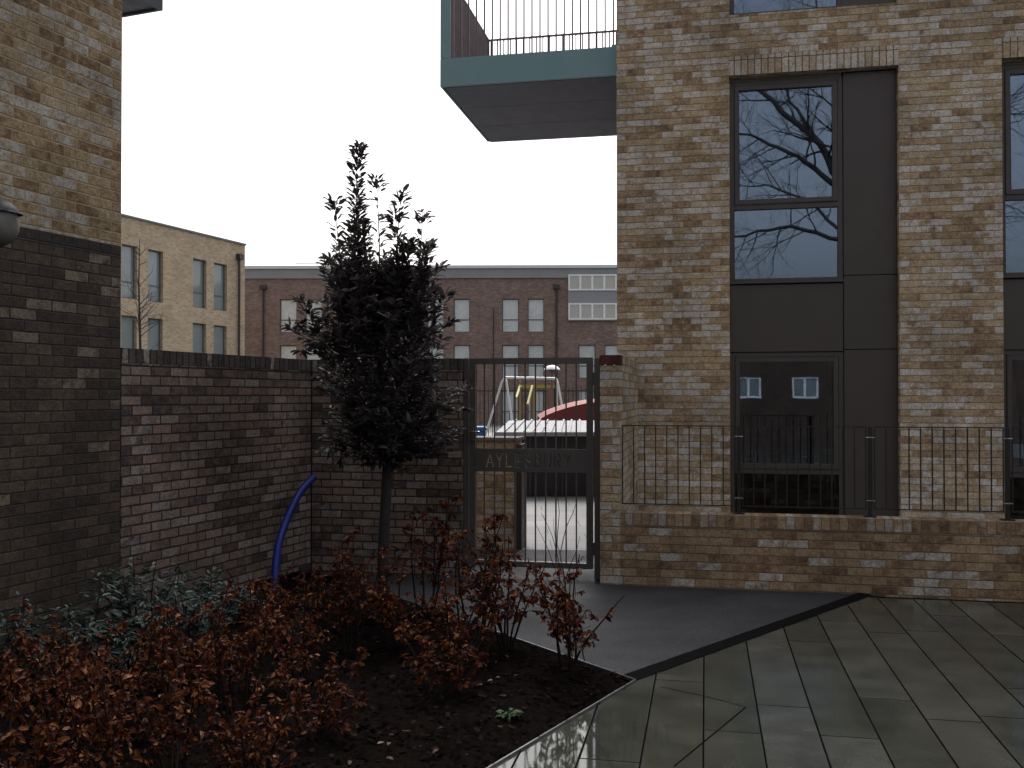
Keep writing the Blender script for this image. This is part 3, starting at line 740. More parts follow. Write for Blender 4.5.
# swing set
Zw = 27.0
W_ = lambda x, y_: Vector((px(x, Zw), 0, px(0, Zw, y_)[1]))
sw = thing('swing_frame', 'white tubular swing frame in the play area beyond the gate', 'swing', (0, Zw, 0), 0)
tp0, tp1 = W_(505, 377.5), W_(556, 378.5)
MB().tube([tp0, tp1], .035).build('top_bar', 'white_pole', sw)
for (p, fx) in ((tp0, -1), (tp1, 1)):
    for dy in (-.75, .75):
        spread = {(-1, -.75): .35, (-1, .75): -.75, (1, -.75): .38, (1, .75): .1}[(fx, dy)]
        MB().tube([(p.x, 0, p.z), (p.x + spread * .12, dy * .12, p.z - .12), (p.x + spread, dy, 0)], .032).build('leg', 'white_pole', sw)
yb = px(0, Zw, 386)[1]
for k, x_ in enumerate((520, 534)):
    MB().tube([(px(x_, Zw), 0, tp0.z), (px(x_, Zw), 0, .55)], .012, 6).build('chain', 'yellow', sw)
MB().box(px(519, Zw), px(535, Zw), -.1, .1, .52, .56).build('seat', 'pipe', sw)
# climbing frame behind
Zc = 31.0
cf = thing('climbing_frame', 'yellow topped timber climbing frame behind the white swing', 'play frame', (0, Zc, 0), 0)
for x_ in (520, 532, 549, 559):
    MB().box(px(x_, Zc) - .05, px(x_, Zc) + .05, -.05, .05, 0, px(0, Zc, 383)[1]).build('post', 'timber', cf)
MB().box(px(518, Zc), px(560, Zc), -.06, -.052, px(0, Zc, 388)[1], px(0, Zc, 385)[1]).build('beam', 'yellow', cf)
MB().tube([(px(520, Zc), -.3, px(0, Zc, 386)[1]), (px(516, Zc), -1.2, px(0, Zc, 398)[1])], .04).build('brace', 'yellow', cf)
MB().tube([(px(532, Zc), -.3, px(0, Zc, 386)[1]), (px(527, Zc), -1.2, px(0, Zc, 404)[1])], .04).build('brace', 'yellow', cf)
MB().box(px(551, Zc), px(559, Zc), -.03, .03, .3, px(0, Zc, 388)[1]).build('panel', 'black_mesh', cf)
# play area railings
Zr = 33.0
fr = thing('metal_fence', 'dark upright bar fence around the play area', 'fence', (0, Zr, 0), 0)
MB().box(-2.6, 4.4, -.02, .02, 1.85, 1.9).build('top_rail', 'pipe', fr); MB().box(-2.6, 4.4, -.02, .02, .15, .2).build('bottom_rail', 'pipe', fr)
f0 = MB().box(-.012, .012, -.012, .012, 0, 2.0).build('bar', 'pipe', fr, loc=(-2.55, 0, 0))
for k in range(1, 48): rep(f0, (-2.55 + k * .145, 0, 0))
# red curved canopy
Zk = 21.5
rc = thing('play_canopy', 'red curved canopy roof behind the low black store', 'canopy', (0, Zk, 0), 0)
cn = MB(); nn = 22; xa, xb = px(540, Zk), px(540, Zk) + 3.2
for i in range(nn):
    def pt(q):
        t_ = q / nn; return xa + (xb - xa) * t_, px(0, Zk, 419)[1] + .40 * math.sin(math.pi * min(1, t_ * 1.0)) ** .8
    (x0, z0), (x1, z1) = pt(i), pt(i + 1)
    cn.poly([(x0, 0, z0), (x1, 0, z1), (x1, 2.2, z1 + .05), (x0, 2.2, z0 + .05)]); zlo = px(0, Zk, 422)[1]; cn.poly([(x0, 0, z0), (x1, 0, z1), (x1, 0, zlo), (x0, 0, zlo)])
    cn.poly([(x0, 2.2, z0), (x1, 2.2, z1), (x1, 2.2, zlo), (x0, 2.2, zlo)])
cn.build('roof', 'red', rc, smooth=False)
for x_ in (xa + .3, (xa + xb) / 2, xb - .3):
    MB().tube([(x_, 1.1, 0), (x_, 1.1, px(0, Zk, 419)[1] + .04)], .035).build('post', 'pipe', rc)
# park lamp
Zl = 29.0
lm = thing('street_lamp', 'dome topped lamp post in front of the red-brown block', 'lamp', (px(552, Zl), Zl, 0), 0)
zt = px(0, Zl, 365)[1]
MB().tube([(0, 0, 0), (0, 0, zt - .22)], [.055, .04], 10).build('pole', 'timber', lm)
MB().lathe([(.001, zt), (.12, zt - .02), (.21, zt - .08), (.25, zt - .14)], n=18).build('hood', 'pale_metal', lm, smooth=True)
MB().lathe([(.25, zt - .142), (.2, zt - .17), (.1, zt - .21), (.04, zt - .22)], n=18).build('lantern', 'pipe', lm, smooth=True)

# ================================================================== FAR BUILDINGS
# tan block at the left (its long face runs parallel to the garden wall)
fo = Vector((px(244.5, 49.8), 49.8))
ft = thing('apartment_block', 'tan brick three-storey block behind the left garden wall', 'building', (fo.x, fo.y, 0), RL)
FH = 9.52
def s_at(xp):   # distance along the face, negative towards the camera
    u_ = (xp - 512) / F
    return (u_ * fo.y - fo.x) / (wl.x - u_ * wl.y)
wins = []
pairs = [(213.5, 226.5), (192.5, 206), (147.5, 162.5), (121, 136.5)]
base_s = []
for a, b in pairs: base_s.append((s_at(a), s_at(b)))
s3 = base_s[-1][0]; base_s += [(s3 - 5.0, s3 - 3.9), (s3 - 7.5, s3 - 6.4)]
fops = []
for (a, b) in base_s:
    for zt_ in (8.32, 5.22, 2.55):
        fops.append((a, b, zt_ - (2.35 if zt_ > 3 else 2.2), zt_))
wall_open(-22, 0, 0, FH, 10, fops, reveal=.25).build('wall', 'far_tan', ft)
MB().box(-22.05, .05, -.06, 10.05, FH + .003, FH + .09).build('roof', 'far_frame', ft)
for (a, b, c, d) in fops:
    f = frame_mb(a, b, c, d, .14, .2, .06); f.box(a + .06, b - .06, .14, .2, c + .72, c + .77)
    f = f.build('window', 'far_frame', ft)
    MB().box(a + .06, b - .06, .18, .19, c + .77, d - .06).build('pane', 'far_glass', f); MB().box(a + .06, b - .06, .18, .19, c + .06, c + .72).build('pane', 'far_glass', f)
dp = MB().tube([(s_at(237.5), -.09, 0), (s_at(237.5), -.09, 8.8)], .06, 8).build('drainpipe', 'pipe', ft)
MB().box(s_at(237.5) - .17, s_at(237.5) + .17, -.25, -.005, 8.7, 8.98).build('hopper', 'pipe', dp)

# red-brown block across the back
Zq = 60.0
bx = px(246, Zq) - 16
rb = thing('apartment_block', 'long red-brown brick block with pale windows across the background', 'building', (0, Zq, 0), R(-1.2))
hz = lambda y_: px(0, Zq, y_)[1]
cols = [(278.3, 295.5), (304, 321), (352, 368), (378, 394), (427, 444), (453.5, 470), (502, 519), (527.7, 544.3)]
rops = []
for (a, b) in cols:
    for yt in (298.6, 344.8, 390.5): rops.append((px(a, Zq), px(b, Zq), hz(yt + 33.8), hz(yt)))
for (a, b) in ((578.5, 595.6), (604.5, 621)):
    for yt in (344.8, 390.5): rops.append((px(a, Zq), px(b, Zq), hz(yt + 33.8), hz(yt)))
for k in range(6):
    for yt in (298.6, 344.8, 390.5): rops.append((px(660 + k * 34, Zq), px(676 + k * 34, Zq), hz(yt + 33.8), hz(yt)))
bayx0, bayx1 = px(568, Zq), px(640, Zq)
RH = hz(278)
rops = [r for r in rops if not (r[3] > hz(322) and r[1] > bayx0 - .1 and r[0] < bayx1 + .1)]
wall_open(bx, 24, 0, RH, 12, rops, reveal=.22).build('wall', 'far_red', rb)
MB().box(bx - .1, 24.1, -.12, 12.1, RH + .003, hz(268.5)).build('roof_fascia', 'grey_roof', rb)
MB().box(bx - .2, 24.2, -.25, 12.2, hz(268.4), hz(265.4)).build('roof', 'pale_metal', rb)
for i, (a, b, c, d) in enumerate(rops):
    f = frame_mb(a, b, c, d, .12, .18, .06); tz = c + (d - c) * .38; f.box(a + .06, b - .06, .12, .18, tz - .03, tz + .03)
    f = f.build('window', 'far_frame', rb)
    MB().box(a + .06, b - .06, .16, .17, tz + .03, d - .06).build('pane', 'blind', f); MB().box(a + .06, b - .06, .16, .17, c + .06, tz - .03).build('pane', 'blind', f)
by = MB().box(bayx0, bayx1, -.14, -.005, hz(321), hz(274)).build('bay_panel', 'grey_render', rb)
for (yt, yb_) in ((274.8, 290.8), (303.5, 320)):
    f = frame_mb(bayx0 + .02, bayx1 - .02, hz(yb_), hz(yt), -.22, -.142, .09)
    n = 6; pw = (bayx1 - bayx0 - .04) / n
    for k in range(1, n): f.box(bayx0 + .02 + k * pw - .06, bayx0 + .02 + k * pw + .06, -.22, -.142, hz(yb_) + .09, hz(yt) - .09)
    f = f.build('bay_window', 'white_frame', rb)
    for k in range(n): MB().box(bayx0 + .08 + k * pw, bayx0 + pw - .04 + k * pw, -.17, -.145, hz(yb_) + .09, hz(yt) - .09).build('pane', 'net', f)
for x_ in (262, 556.5, 493.5):
    xx = px(x_, Zq); r_ = .06 if x_ != 493.5 else .03
    dp = MB().tube([(xx, -.1, 0), (xx, -.1, hz(287) if r_ > .04 else hz(308))], r_, 8).build('drainpipe', 'pipe', rb)
    if r_ > .04:
        MB().box(xx - .2, xx + .2, -.3, -.005, hz(289), hz(285)).build('hopper', 'pipe', dp)
MB().tube([(px(313, Zq), 1, hz(265)), (px(313, Zq), 1, hz(260.5)), (px(290, Zq), 1, hz(260.5))], .02, 5).build('aerial', 'pipe', rb)
MB().box(px(596, Zq), px(606, Zq), 1, 1.6, hz(265.3), hz(262.6)).build('roof_vent', 'grey_roof', rb)

# ================================================================== BUILDING AND TREE BEHIND THE CAMERA (seen in the window glass)
bh_ = thing('brick_house', 'red brick house with white windows mirrored in the lower window glass', 'house', (0, -15, 0), RF + math.pi)
hop = []
for k in range(-8, 9):
    hop.append((k * 2.05 - 1.14, k * 2.05 - .20, 1.62, 2.42)); 
wall_open(-18, 18, 0, 5.0, 8, hop, reveal=.1).build('wall', 'behind_brick', bh_)
MB().box(-18.2, 18.2, -.3, 8.2, 5.003, 5.25).build('roof', 'grey_roof', bh_)
for (a, b, c, d) in hop:
    f = frame_mb(a, b, c, d, .03, .09, .07); f.box((a + b) / 2 - .04, (a + b) / 2 + .04, .03, .09, c + .07, d - .07)
    f = f.build('window', 'white_frame', bh_); MB().box(a + .07, b - .07, .06, .07, c + .07, d - .07).build('pane', 'far_glass', f)

def branch(mb, p, d, ln, r, lvl, rng, maxl, droop=0.0, ang=(25, 55), kids=(3, 5), nseg=5, sides=6):
    pts = [p.copy()]; rad = [r]; q = p.copy(); dd = d.normalized()
    for i in range(nseg):
        dd = (dd + Vector((rng.uniform(-1, 1), rng.uniform(-1, 1), rng.uniform(-1, 1) - droop)) * .17).normalized()
        q = q + dd * (ln / nseg); pts.append(q.copy()); rad.append(r * (1 - .68 * (i + 1) / nseg))
    mb.tube(pts, rad, sides if lvl < 2 else 4 if lvl < 3 else 3, cap=False)
    if lvl >= maxl: return
    n = rng.randint(*kids)
    for k in range(n):
        t_ = rng.uniform(.25, 1.0) if k else 1.0
        i = min(nseg - 1, int(t_ * nseg)); p0 = pts[i].lerp(pts[i + 1], t_ * nseg - i if i < nseg else 0) if t_ < 1 else pts[-1]
        loc_d = (pts[i + 1] - pts[i]).normalized(); a = loc_d.orthogonal().normalized()
        a.rotate(Matrix.Rotation(rng.uniform(0, 6.28), 3, loc_d)); an_ = R(rng.uniform(*ang))
        nd_ = loc_d * math.cos(an_) + a * math.sin(an_) + Vector((0, 0, .12))
        branch(mb, p0, nd_, ln * rng.uniform(.55, .8), max(.004, rad[i] * rng.uniform(.5, .75)), lvl + 1, rng, maxl, droop, ang, kids, nseg, sides)
rg = random.Random(21)
bt = thing('bare_tree', 'large leafless tree mirrored in the upper window glass', 'tree', (3.4, -7.5, 0), 0)
tm = MB(); tm.tube([(0, 0, -.05), (.05, 0, 1.5), (0, .0, 3.4), (-.2, .0, 5.0), (-.5, 0, 6.2)], [.40, .33, .30, .27, .23], 12)
tm.build('trunk', 'twig_grey', bt, smooth=True)
cr = MB()
limbs = [([(-.5, 0, 6.1), (-.95, -.1, 7.8), (-1.5, -.2, 9.2), (-3.3, -.3, 11.0), (-4.6, -.2, 12.0)], .17),
         ([(-.95, -.1, 7.8), (-2.1, .2, 8.8), (-3.5, .3, 9.5), (-5.2, .3, 9.9)], .09),
         ([(-.5, 0, 6.1), (-2.3, .3, 6.75), (-4.0, .4, 6.5), (-5.0, .5, 6.8)], .07),
         ([(-.95, -.1, 7.8), (-.8, .2, 9.5), (-1.3, .3, 11.5), (-1.6, .2, 13.5)], .12),
         ([(-.5, 0, 6.1), (1.0, 0, 8.0), (2.5, .2, 9.6), (3.7, .2, 11.2)], .15),
         ([(1.0, 0, 8.0), (1.2, -.2, 10.0), (.9, -.3, 12.0)], .09),
         ([(-.2, 0, 5.0), (1.4, .2, 6.2), (3.2, .3, 7.0), (5.0, .2, 8.0)], .09),
         ([(-1.5, -.2, 9.2), (-2.4, -.4, 10.6), (-2.9, -.5, 12.6)], .07),
         ([(-.4, 0, 5.9), (-1.9, -.5, 7.6), (-3.2, -.8, 8.2), (-4.6, -.9, 8.3)], .06)]
for pts, r0 in limbs:
    pts = [Vector(p) for p in pts]; dn = []
    for i in range(len(pts) - 1):
        for k in range(5):
            q = pts[i].lerp(pts[i + 1], k / 5)
            dn.append(q + Vector((rg.uniform(-1, 1), rg.uniform(-1, 1), rg.uniform(-1, 1))) * (.05 if dn else 0))
    dn.append(pts[-1]); n = len(dn)
    cr.tube(dn, [r0 * (1 - .82 * i / (n - 1)) for i in range(n)], 8, cap=False)
    for i in range(3, n, 1):
        ld = (dn[i] - dn[i - 1]).normalized(); a = ld.orthogonal(); a.rotate(Matrix.Rotation(rg.uniform(0, 6.28), 3, ld)); g_ = R(rg.uniform(30, 65))
        branch(cr, dn[i], ld * math.cos(g_) + a * math.sin(g_) + Vector((0, 0, -.05)), rg.uniform(1.0, 2.3), r0 * (1 - .8 * i / n) * .32 + .006, 2, rg, 4, 0, (20, 50), (4, 6), 5)
cr.build('branches', 'twig_grey', bt)

# thin bare sapling in front of the far tan block
rg = random.Random(5)
Zt = 24.0
sp_ = thing('bare_sapling', 'thin leafless sapling in front of the far tan block', 'tree', (px(139, Zt), Zt, 0), 0)
hgt = px(0, Zt, 238)[1]
MB().tube([(0, 0, 0), (.03, 0, hgt * .5), (-.02, 0, hgt * .8), (.0, 0, hgt)], [.05, .035, .02, .006], 6).build('trunk', 'twig_grey', sp_)
cr = MB()
for k in range(34):
    z = hgt * rg.uniform(.42, .97); a = rg.uniform(0, 6.28)
    branch(cr, Vector((0, 0, z)), Vector((math.cos(a), math.sin(a), rg.uniform(.5, 1.4))), rg.uniform(.4, .95) * (1.15 - z / hgt) * 1.6, .012, 2, rg, 3, 0, (25, 55), (2, 4), 3)
cr.build('branches', 'twig_grey', sp_)

# ================================================================== EVERGREEN TREE
TZ = 7.8; TX = px(385, TZ)
tree = thing('evergreen_tree', 'young dark evergreen tree with a ragged crown and slim trunk', 'tree', (TX, TZ, 0), 0)
def T(x, y_): return Vector((px(x, TZ) - TX, 0, px(0, TZ, y_)[1]))
rg = random.Random(11)
tk = MB(); tk.tube([(0, 0, -.1), T(383, 560), T(386, 500), T(388, 455), T(384, 400), T(378, 340), T(368, 280), T(362, 220)], [.052, .047, .043, .040, .033, .025, .016, .008], 10)
tk.build('trunk', 'bark', tree, smooth=True)
MB().lathe([(.051, .30), (.056, .305), (.056, .325), (.051, .33)], .0, .0, 12).build('tie', 'green_tie', tree)
lv = MB(); bs = MB()
def shoot(p0, p1, r0, n_leaf, spread, ln=(.055, .095), tipc=0):
    pts = []; n = 7
    off = Vector((rg.uniform(-1, 1), rg.uniform(-1, 1), 0)) * .04
    for i in range(n + 1):
        t_ = i / n; q = p0.lerp(p1, t_) + off * math.sin(math.pi * t_) * (p1 - p0).length; pts.append(q)
    bs.tube(pts, [max(.0025, r0 * (1 - .8 * i / n)) for i in range(n + 1)], 4, cap=False)
    for k in range(n_leaf):
        t_ = rg.random() if k >= tipc else rg.uniform(.9, 1.0)
        i = min(n - 1, int(t_ * n)); q = pts[i].lerp(pts[i + 1], t_ * n - i)
        ax_ = (pts[i + 1] - pts[i]).normalized()
        a = rg.uniform(0, 6.28); side = Vector((math.cos(a), math.sin(a), 0))
        d = (side * rg.uniform(.6, 1.2) + ax_ * rg.uniform(.2, 1.1) + Vector((0, 0, rg.uniform(-.35, .35)))).normalized()
        q = q + side * rg.uniform(0, spread)
        L_ = rg.uniform(*ln); lv.leaf(q, d, Vector((rg.uniform(-.6, .6), rg.uniform(-.6, .6), 1)), L_, L_ * rg.uniform(.36, .48), .2, rg.uniform(0, .3))
# tall upright shoots traced from the photo: (base px, tip px, leaves, depth)
tall = [((366, 300), (358, 146), 190, 0.0, 26), ((378, 300), (374, 174), 46, .1, 34), ((352, 330), (337, 204), 60, -.15, 30), ((345, 320), (333, 240), 60, .2, 10), ((350, 330), (352, 225), 110, -.1, 0), ((395, 330), (393, 208), 80, .1, 24),
        ((402, 330), (404, 196), 50, -.2, 18), ((410, 330), (421, 208), 34, .15, 26), ((415, 330), (428, 246), 90, -.1, 26), ((418, 340), (438, 262), 50, .2, 18), ((385, 320), (381, 250), 90, .3, 0), ((372, 320), (366, 225), 80, -.2, 0), ((340, 350), (322, 262), 60, .1, 14), ((330, 360), (305, 300), 90, -.1, 16), ((425, 350), (446, 290), 60, .1, 12), ((405, 320), (408, 240), 90, .0, 0), ((345, 335), (341, 262), 90, .1, 10), ((360, 300), (356, 190), 60, .05, 0)]
for k in range(22):
    xx = rg.uniform(334, 430); tall.append(((385 + (xx - 385) * .6, 340), (xx, rg.uniform(238, 285)), 70, rg.uniform(-.3, .3), 8))
for (a, b, n, dy, tc) in tall:
    p0, p1 = T(*a), T(*b); p0.y = dy * .6; p1.y = dy
    shoot(p0, p1, .008, int(n * 1.9), .045, tipc=tc)
# dense crown: boughs from the trunk up and out, with leafy shoots
def width_at(y_):   # left and right reach of the crown in image columns
    tab = [(262, 335, 432), (285, 322, 437), (310, 306, 444), (330, 298, 450), (355, 306, 456), (375, 312, 464), (400, 315, 469), (420, 318, 466), (440, 330, 460), (456, 350, 444), (470, 372, 402)]
    for (y0, l0, r0), (y1, l1, r1) in zip(tab, tab[1:]):
        if y0 <= y_ <= y1:
            t_ = (y_ - y0) / (y1 - y0); return l0 + (l1 - l0) * t_, r0 + (r1 - r0) * t_
    return None
for k in range(330):
    y_ = rg.choice([rg.uniform(270, 466), rg.uniform(300, 455)]); l, r = width_at(y_)
    cx = (l + r) / 2; hw = (r - l) / 2 / F * TZ
    a = rg.uniform(0, 6.28); rr = math.sqrt(rg.random()) * hw * rg.choice([1, 1, 1, 1.08])
    tip = Vector((px(cx, TZ) - TX + math.cos(a) * rr, math.sin(a) * rr * .95, px(0, TZ, y_)[1]))
    yy = min(y_ + rg.uniform(30, 90), 462); st0 = T(388 - (462 - yy) * .12, yy)
    p0 = st0.lerp(tip, rg.uniform(.35, .6)); p0.z = min(p0.z, tip.z + .02)
    shoot(p0, tip, .006, rg.randint(19, 30), .02, (.055, .10), tipc=7)
for (a, b, dy) in (((330, 345), (300, 352), .0), ((330, 350), (297, 330), -.2), ((335, 440), (322, 452), .1), ((430, 400), (466, 388), 0), ((430, 410), (463, 410), .2), ((340, 300), (306, 300), .1), ((380, 455), (407, 468), -.1), ((345, 440), (340, 462), 0), ((440, 330), (452, 322), 0)):
    p0, p1 = T(*a), T(*b); p0.y = dy; p1.y = dy * 1.5; shoot(p0, p1, .006, 34, .02, tipc=10)
bs.build('branches', 'bark', tree); lv.build('crown', 'tree_leaf', tree)

# ================================================================== SHRUBS IN THE BED
def beech(seed, h, nst, dens, spread, label=None):
    rg = random.Random(seed); root = thing('beech_shrub', label, 'shrub', (0, 0, 0), 0, 'russet beech shrubs in the planting bed')
    sm_, lf_ = MB(), MB()
    for s in range(nst):
        a = rg.uniform(0, 6.28); lean = rg.uniform(.05, spread)
        p = Vector((math.cos(a) * .04, math.sin(a) * .04, -.03)); d = Vector((math.cos(a) * lean, math.sin(a) * lean, 1)).normalized()
        n = 9; pts = [p.copy()]; hh = h * rg.uniform(.65, 1.05)
        for i in range(n):
            d = (d + Vector((rg.uniform(-1, 1), rg.uniform(-1, 1), .15)) * .14).normalized(); p = p + d * hh / n; pts.append(p.copy())
        sm_.tube(pts, [.008 * (1 - .8 * i / n) + .0012 for i in range(n + 1)], 5, cap=False)
        for k in range(rg.randint(8, 13)):
            t_ = rg.uniform(.30, 1.0); i = min(n - 1, int(t_ * n)); q = pts[i].lerp(pts[i + 1], t_ * n - i)
            b = rg.uniform(0, 6.28); tl = rg.uniform(.07, .24) * (1.25 - t_) * (h / .7)
            td = Vector((math.cos(b), math.sin(b), rg.uniform(.2, .9))).normalized(); tpts = [q]
            for j in range(3):
                td = (td + Vector((rg.uniform(-1, 1), rg.uniform(-1, 1), rg.uniform(-1, .6))) * .22).normalized(); tpts.append(tpts[-1] + td * tl / 3)
            sm_.tube(tpts, [.003, .0024, .0018, .0012], 3, cap=False)
            for j in range(int(dens * rg.uniform(.6, 1.4))):
                m = rg.randint(0, 2); q2 = tpts[m].lerp(tpts[m + 1], rg.random())
                c = rg.uniform(0, 6.28); ld = Vector((math.cos(c), math.sin(c), rg.uniform(-1.3, .35)))
                L_ = rg.uniform(.018, .054); lf_.leaf(q2, ld, Vector((rg.uniform(-1, 1), rg.uniform(-1, 1), .7)), L_, L_ * rg.uniform(.5, .68), .3, rg.uniform(0, .45))
    sm_.build('stems', 'twig', root); lf_.build('foliage', 'beech_leaf', root)
    return root
protos = [beech(101, .84, 7, 9, .5), beech(102, .70, 8, 10, .7), beech(103, .98, 6, 10, .38), beech(104, .78, 8, 10, .7)]
G_ = lambda x, y_: gp(x, y_)
spots = [  # (image column, image row of the base, prototype, scale, label)
    (568, 672, 3, .98, 'rightmost russet beech shrub, at the corner of the bed by the paving'),
    (508, 652, 0, .98, 'slim russet beech shrub at the bed edge in front of the gate'),
    (472, 655, 2, .98, 'russet beech shrub in front of the left gate post'),
    (425, 618, 2, .98, 'tall thin russet beech shrub right of the evergreen tree trunk'),
    (440, 700, 1, .80, 'low russet beech shrub alone on open mulch near the bed middle'),
    (395, 655, 3, .80, 'russet beech shrub in front of the evergreen tree trunk'),
    (345, 640, 0, .80, 'russet beech shrub left of the evergreen tree trunk'),
    (300, 690, 3, .86, 'bushy russet beech shrub in front of the blue pipe'),
    (262, 655, 0, .80, 'russet beech shrub between the blue pipe and the green shrubs'),
    (235, 730, 2, .82, 'russet beech shrub at the front of the bed left of the bare mulch'),
    (315, 745, 1, .74, 'low russet beech shrub lowest in the bed beside bare mulch'),
    (190, 700, 3, .74, 'russet beech shrub in front of the middle green shrub'),
    (120, 745, 1, .88, 'russet beech shrub at the front left of the bed below the green shrubs'),
    (60, 770, 3, .88, 'russet beech shrub at the bottom left corner of the view'),
    (175, 790, 0, .82, 'russet beech shrub cut by the bottom edge left of the mulch'),
    (8, 725, 2, .70, 'russet beech shrub at the left edge below the dark brick wall'),
    (100, 712, 0, .62, 'russet beech shrub between two green shrubs near the dark wall'),
    (250, 800, 3, .70, 'russet beech shrub nearest the camera at the bottom edge'),
    (20, 830, 1, .9, 'nearest russet beech shrub in the bottom left corner'),
    (110, 840, 2, .75, 'foreground russet beech shrub along the bottom edge at left'),
    (228, 700, 1, .80, 'russet beech shrub left of the bushy one in front of the blue pipe'),
    (300, 640, 1, .75, 'low russet beech shrub at the foot of the wall corner'),
    (60, 738, 0, .78, 'tall russet beech shrub in front of the dark lower bricks'),
    (160, 745, 2, .74, 'tall russet beech shrub left of the front row over bare mulch'),
    (455, 675, 0, .85, 'russet beech shrub between the gate and the open mulch'),
    (352, 662, 2, .86, 'tall russet beech shrub just left of the evergreen trunk, nearer the camera'),
]
rg = random.Random(77)
used = set()
for (x, y_, pi, sc, lab) in spots:
    o = protos[pi] if pi not in used else copy_tree(protos[pi]); used.add(pi)
    p = G_(x, y_); o.location = (p.x, p.y, .02); o.rotation_euler = (0, 0, rg.uniform(0, 6.28)); o.scale = (sc * rg.uniform(.95, 1.1), sc * rg.uniform(.95, 1.1), sc); o['label'] = lab

def green(seed, h, label=None):
    rg = random.Random(seed); root = thing('green_shrub', label, 'shrub', (0, 0, 0), 0, 'grey-green shrubs along the left wall')
    sm_, lf_ = MB(), MB()
    for s in range(11):
        a = rg.uniform(0, 6.28); lean = rg.uniform(.1, .8); p = Vector((0, 0, -.02)); d = Vector((math.cos(a) * lean, math.sin(a) * lean, 1)).normalized()
        n = 6; pts = [p.copy()]; hh = h * rg.uniform(.7, 1.1)
        for i in range(n):
            d = (d + Vector((rg.uniform(-1, 1), rg.uniform(-1, 1), 0)) * .15).normalized(); p = p + d * hh / n; pts.append(p.copy())
        sm_.tube(pts, [.006 * (1 - .7 * i / n) for i in range(n + 1)], 4, cap=False)
        for k in range(60):
            t_ = rg.uniform(.2, 1); i = min(n - 1, int(t_ * n)); q = pts[i].lerp(pts[i + 1], t_ * n - i)
            c = rg.uniform(0, 6.28); ld = Vector((math.cos(c), math.sin(c), rg.uniform(-.5, .5))); L_ = rg.uniform(.035, .07)
            q = q + ld * rg.uniform(0, .06)
            lf_.leaf(q, ld, Vector((rg.uniform(-.5, .5), rg.uniform(-.5, .5), 1)), L_, L_ * .42, .15, rg.uniform(0, .3))
    sm_.build('stems', 'twig', root); lf_.build('foliage', 'green_leaf', root); return root
gp_ = [green(201, .55), green(202, .48)]
gs = [(145, 660, 0, 1.25, 'tallest grey-green shrub where the dark wall meets the garden wall'), (75, 690, 1, 1.25, 'grey-green shrub against the dark lower bricks'), (205, 642, 1, 1.15, 'grey-green shrub against the garden wall left of the blue pipe'),
      (20, 700, 0, 1.1, 'grey-green shrub at the left edge of the view'), (250, 625, 0, .62, 'small grey-green shrub at the foot of the blue pipe'), (130, 700, 1, .95, 'grey-green shrub mixed among russet leaves in the middle left'), (185, 672, 0, 1.1, 'grey-green shrub in front of the garden wall among russet leaves'), (370, 628, 1, .5, 'low grey-green shrub beside the evergreen tree trunk'), (290, 650, 1, .55, 'low grey-green shrub in front of the blue pipe')]
used = set()
for (x, y_, pi, sc, lab) in gs:
    o = gp_[pi] if pi not in used else copy_tree(gp_[pi]); used.add(pi)
    p = G_(x, y_); o.location = (p.x, p.y, .02); o.rotation_euler = (0, 0, rg.uniform(0, 6.28)); o.scale = (sc, sc, sc); o['label'] = lab
# small fresh green plant on the mulch
p = G_(508, 722); pl = thing('small_plant', 'small bright green plant alone on the dark mulch', 'plant', (p.x, p.y, .03))
m = MB()
for k in range(26):
    c = rg.uniform(0, 6.28); r_ = rg.uniform(.0, .05); m.leaf(Vector((math.cos(c) * r_, math.sin(c) * r_, rg.uniform(.0, .03))), Vector((math.cos(c), math.sin(c), rg.uniform(.0, .6))), Vector((0, 0, 1)), rg.uniform(.025, .05), rg.uniform(.02, .035), .2, .3)
m.build('foliage', 'fresh_leaf', pl); MB().tube([(0, 0, -.03), (0, 0, .03)], .004, 5).build('stem', 'twig', pl)
# bare twigs standing in front of the gate
p = G_(572, 660); tw_ = thing('bare_sapling', 'bare upright twigs in front of the gate bars', 'sapling', (p.x, p.y, 0))
m = MB(); rg = random.Random(9)
for k in range(2):
    branch(m, Vector((rg.uniform(-.1, .12), rg.uniform(-.05, .05), 0)), Vector((rg.uniform(-.12, .2), rg.uniform(-.1, .1), 1)), rg.uniform(.7, .9), .004, 2, rg, 3, 0, (15, 35), (3, 5), 5)
m.build('twigs', 'twig', tw_)

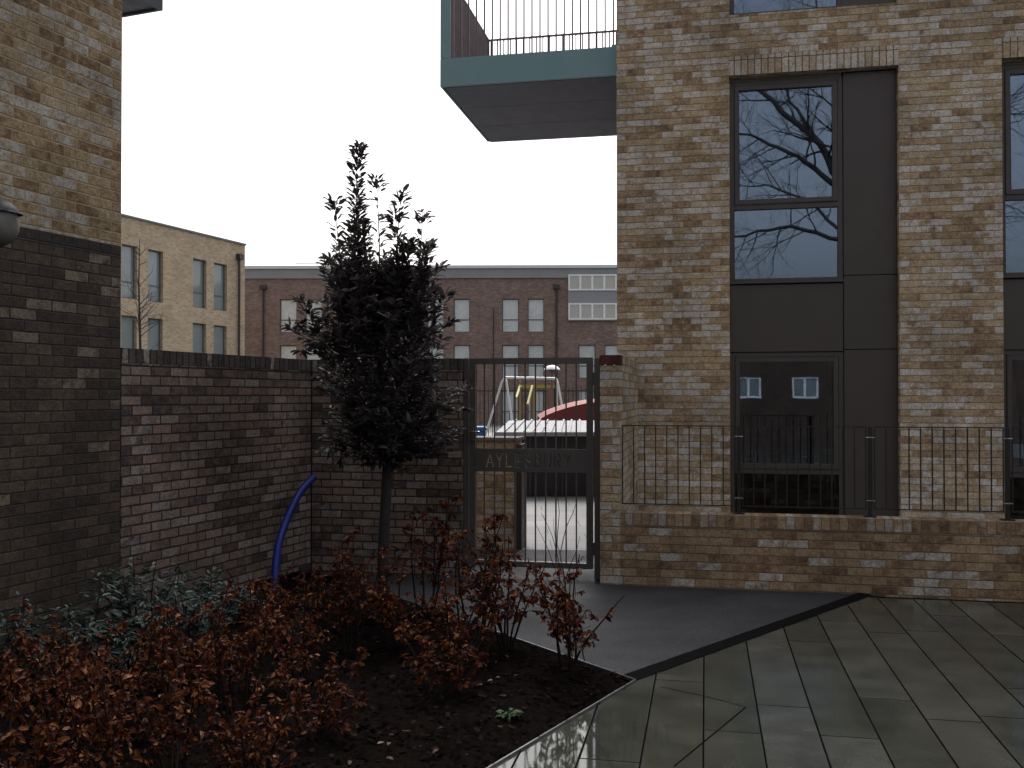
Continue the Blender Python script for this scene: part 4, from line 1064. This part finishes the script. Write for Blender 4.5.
# ================================================================== BLUE PIPE leaning on the wall corner
pts = [(276, 597), (276, 570), (279, 545), (285, 525), (293, 506), (302, 490), (314, 477)]
bp = MB(); P_ = []
Y0, Y1 = 8.15, 9.1
for i, (x, y_) in enumerate(pts):
    t_ = i / (len(pts) - 1); Z_ = Y0 + (Y1 - Y0) * t_
    X_, z_ = px(x, Z_, y_); P_.append(Vector((X_, Z_, z_ )))
dense = []
for i in range(len(P_) - 1):
    for k in range(4):
        t_ = k / 4; a = P_[max(i - 1, 0)]; b = P_[i]; c = P_[i + 1]; d = P_[min(i + 2, len(P_) - 1)]
        dense.append(.5 * ((2 * b) + (c - a) * t_ + (2 * a - 5 * b + 4 * c - d) * t_ ** 2 + (-a + 3 * b - 3 * c + d) * t_ ** 3))
dense.append(P_[-1])
org = Vector((dense[0].x, dense[0].y, 0)); dense[0].z = min(dense[0].z, .0)
bp.tube([q - org for q in dense], .034, 14, cap=False)
bp.tube([q - org for q in dense], .029, 14, cap=False)
tag(bp.build('blue_pipe', 'blue', loc=org, smooth=True), 'bent blue plastic pipe rising from the bed against the garden wall', 'pipe')

# ================================================================== CAMERA, LIGHT, WORLD
cam = bpy.data.cameras.new('camera'); co = bpy.data.objects.new('camera', cam); C.objects.link(co)
co.location = (0, 0, EYE)
pitch = math.atan((HY - 384) / F)
co.rotation_euler = (R(90) + pitch, R(0.0), 0)
cam.sensor_width = 36; cam.lens = 36 * F / 1024; cam.clip_end = 2000; cam.clip_start = .05
scene.camera = co

SUN_EL, SUN_ROT = 55, 8
w = bpy.data.worlds.new('World'); scene.world = w; w.use_nodes = True
nt = w.node_tree; bg = nt.nodes['Background']
sky = nt.nodes.new('ShaderNodeTexSky'); sky.sky_type = 'NISHITA'; sky.sun_disc = False
sky.sun_elevation = R(SUN_EL); sky.sun_rotation = R(SUN_ROT); sky.air_density = 1.0; sky.dust_density = 7.0; sky.ozone_density = 1.0
hs = nt.nodes.new('ShaderNodeHueSaturation'); hs.inputs['Saturation'].default_value = .28; hs.inputs['Value'].default_value = 1.0
nt.links.new(sky.outputs[0], hs.inputs['Color']); nt.links.new(hs.outputs[0], bg.inputs['Color'])
bg.inputs['Strength'].default_value = .12
sl = bpy.data.lights.new('sun', 'SUN'); sl.energy = .5; sl.angle = R(40); sl.color = (1, .96, .92)
so = bpy.data.objects.new('sun', sl); C.objects.link(so)
az = R(SUN_ROT); dirv = Vector((math.sin(az) * math.cos(R(SUN_EL)), math.cos(az) * math.cos(R(SUN_EL)), math.sin(R(SUN_EL))))
so.rotation_euler = dirv.to_track_quat('Z', 'Y').to_euler()

vs = scene.view_settings; vs.view_transform = 'Standard'; vs.look = 'None'; vs.gamma = 1; vs.exposure = 1.2; vs.use_curve_mapping = False
scene.render.engine = 'CYCLES'
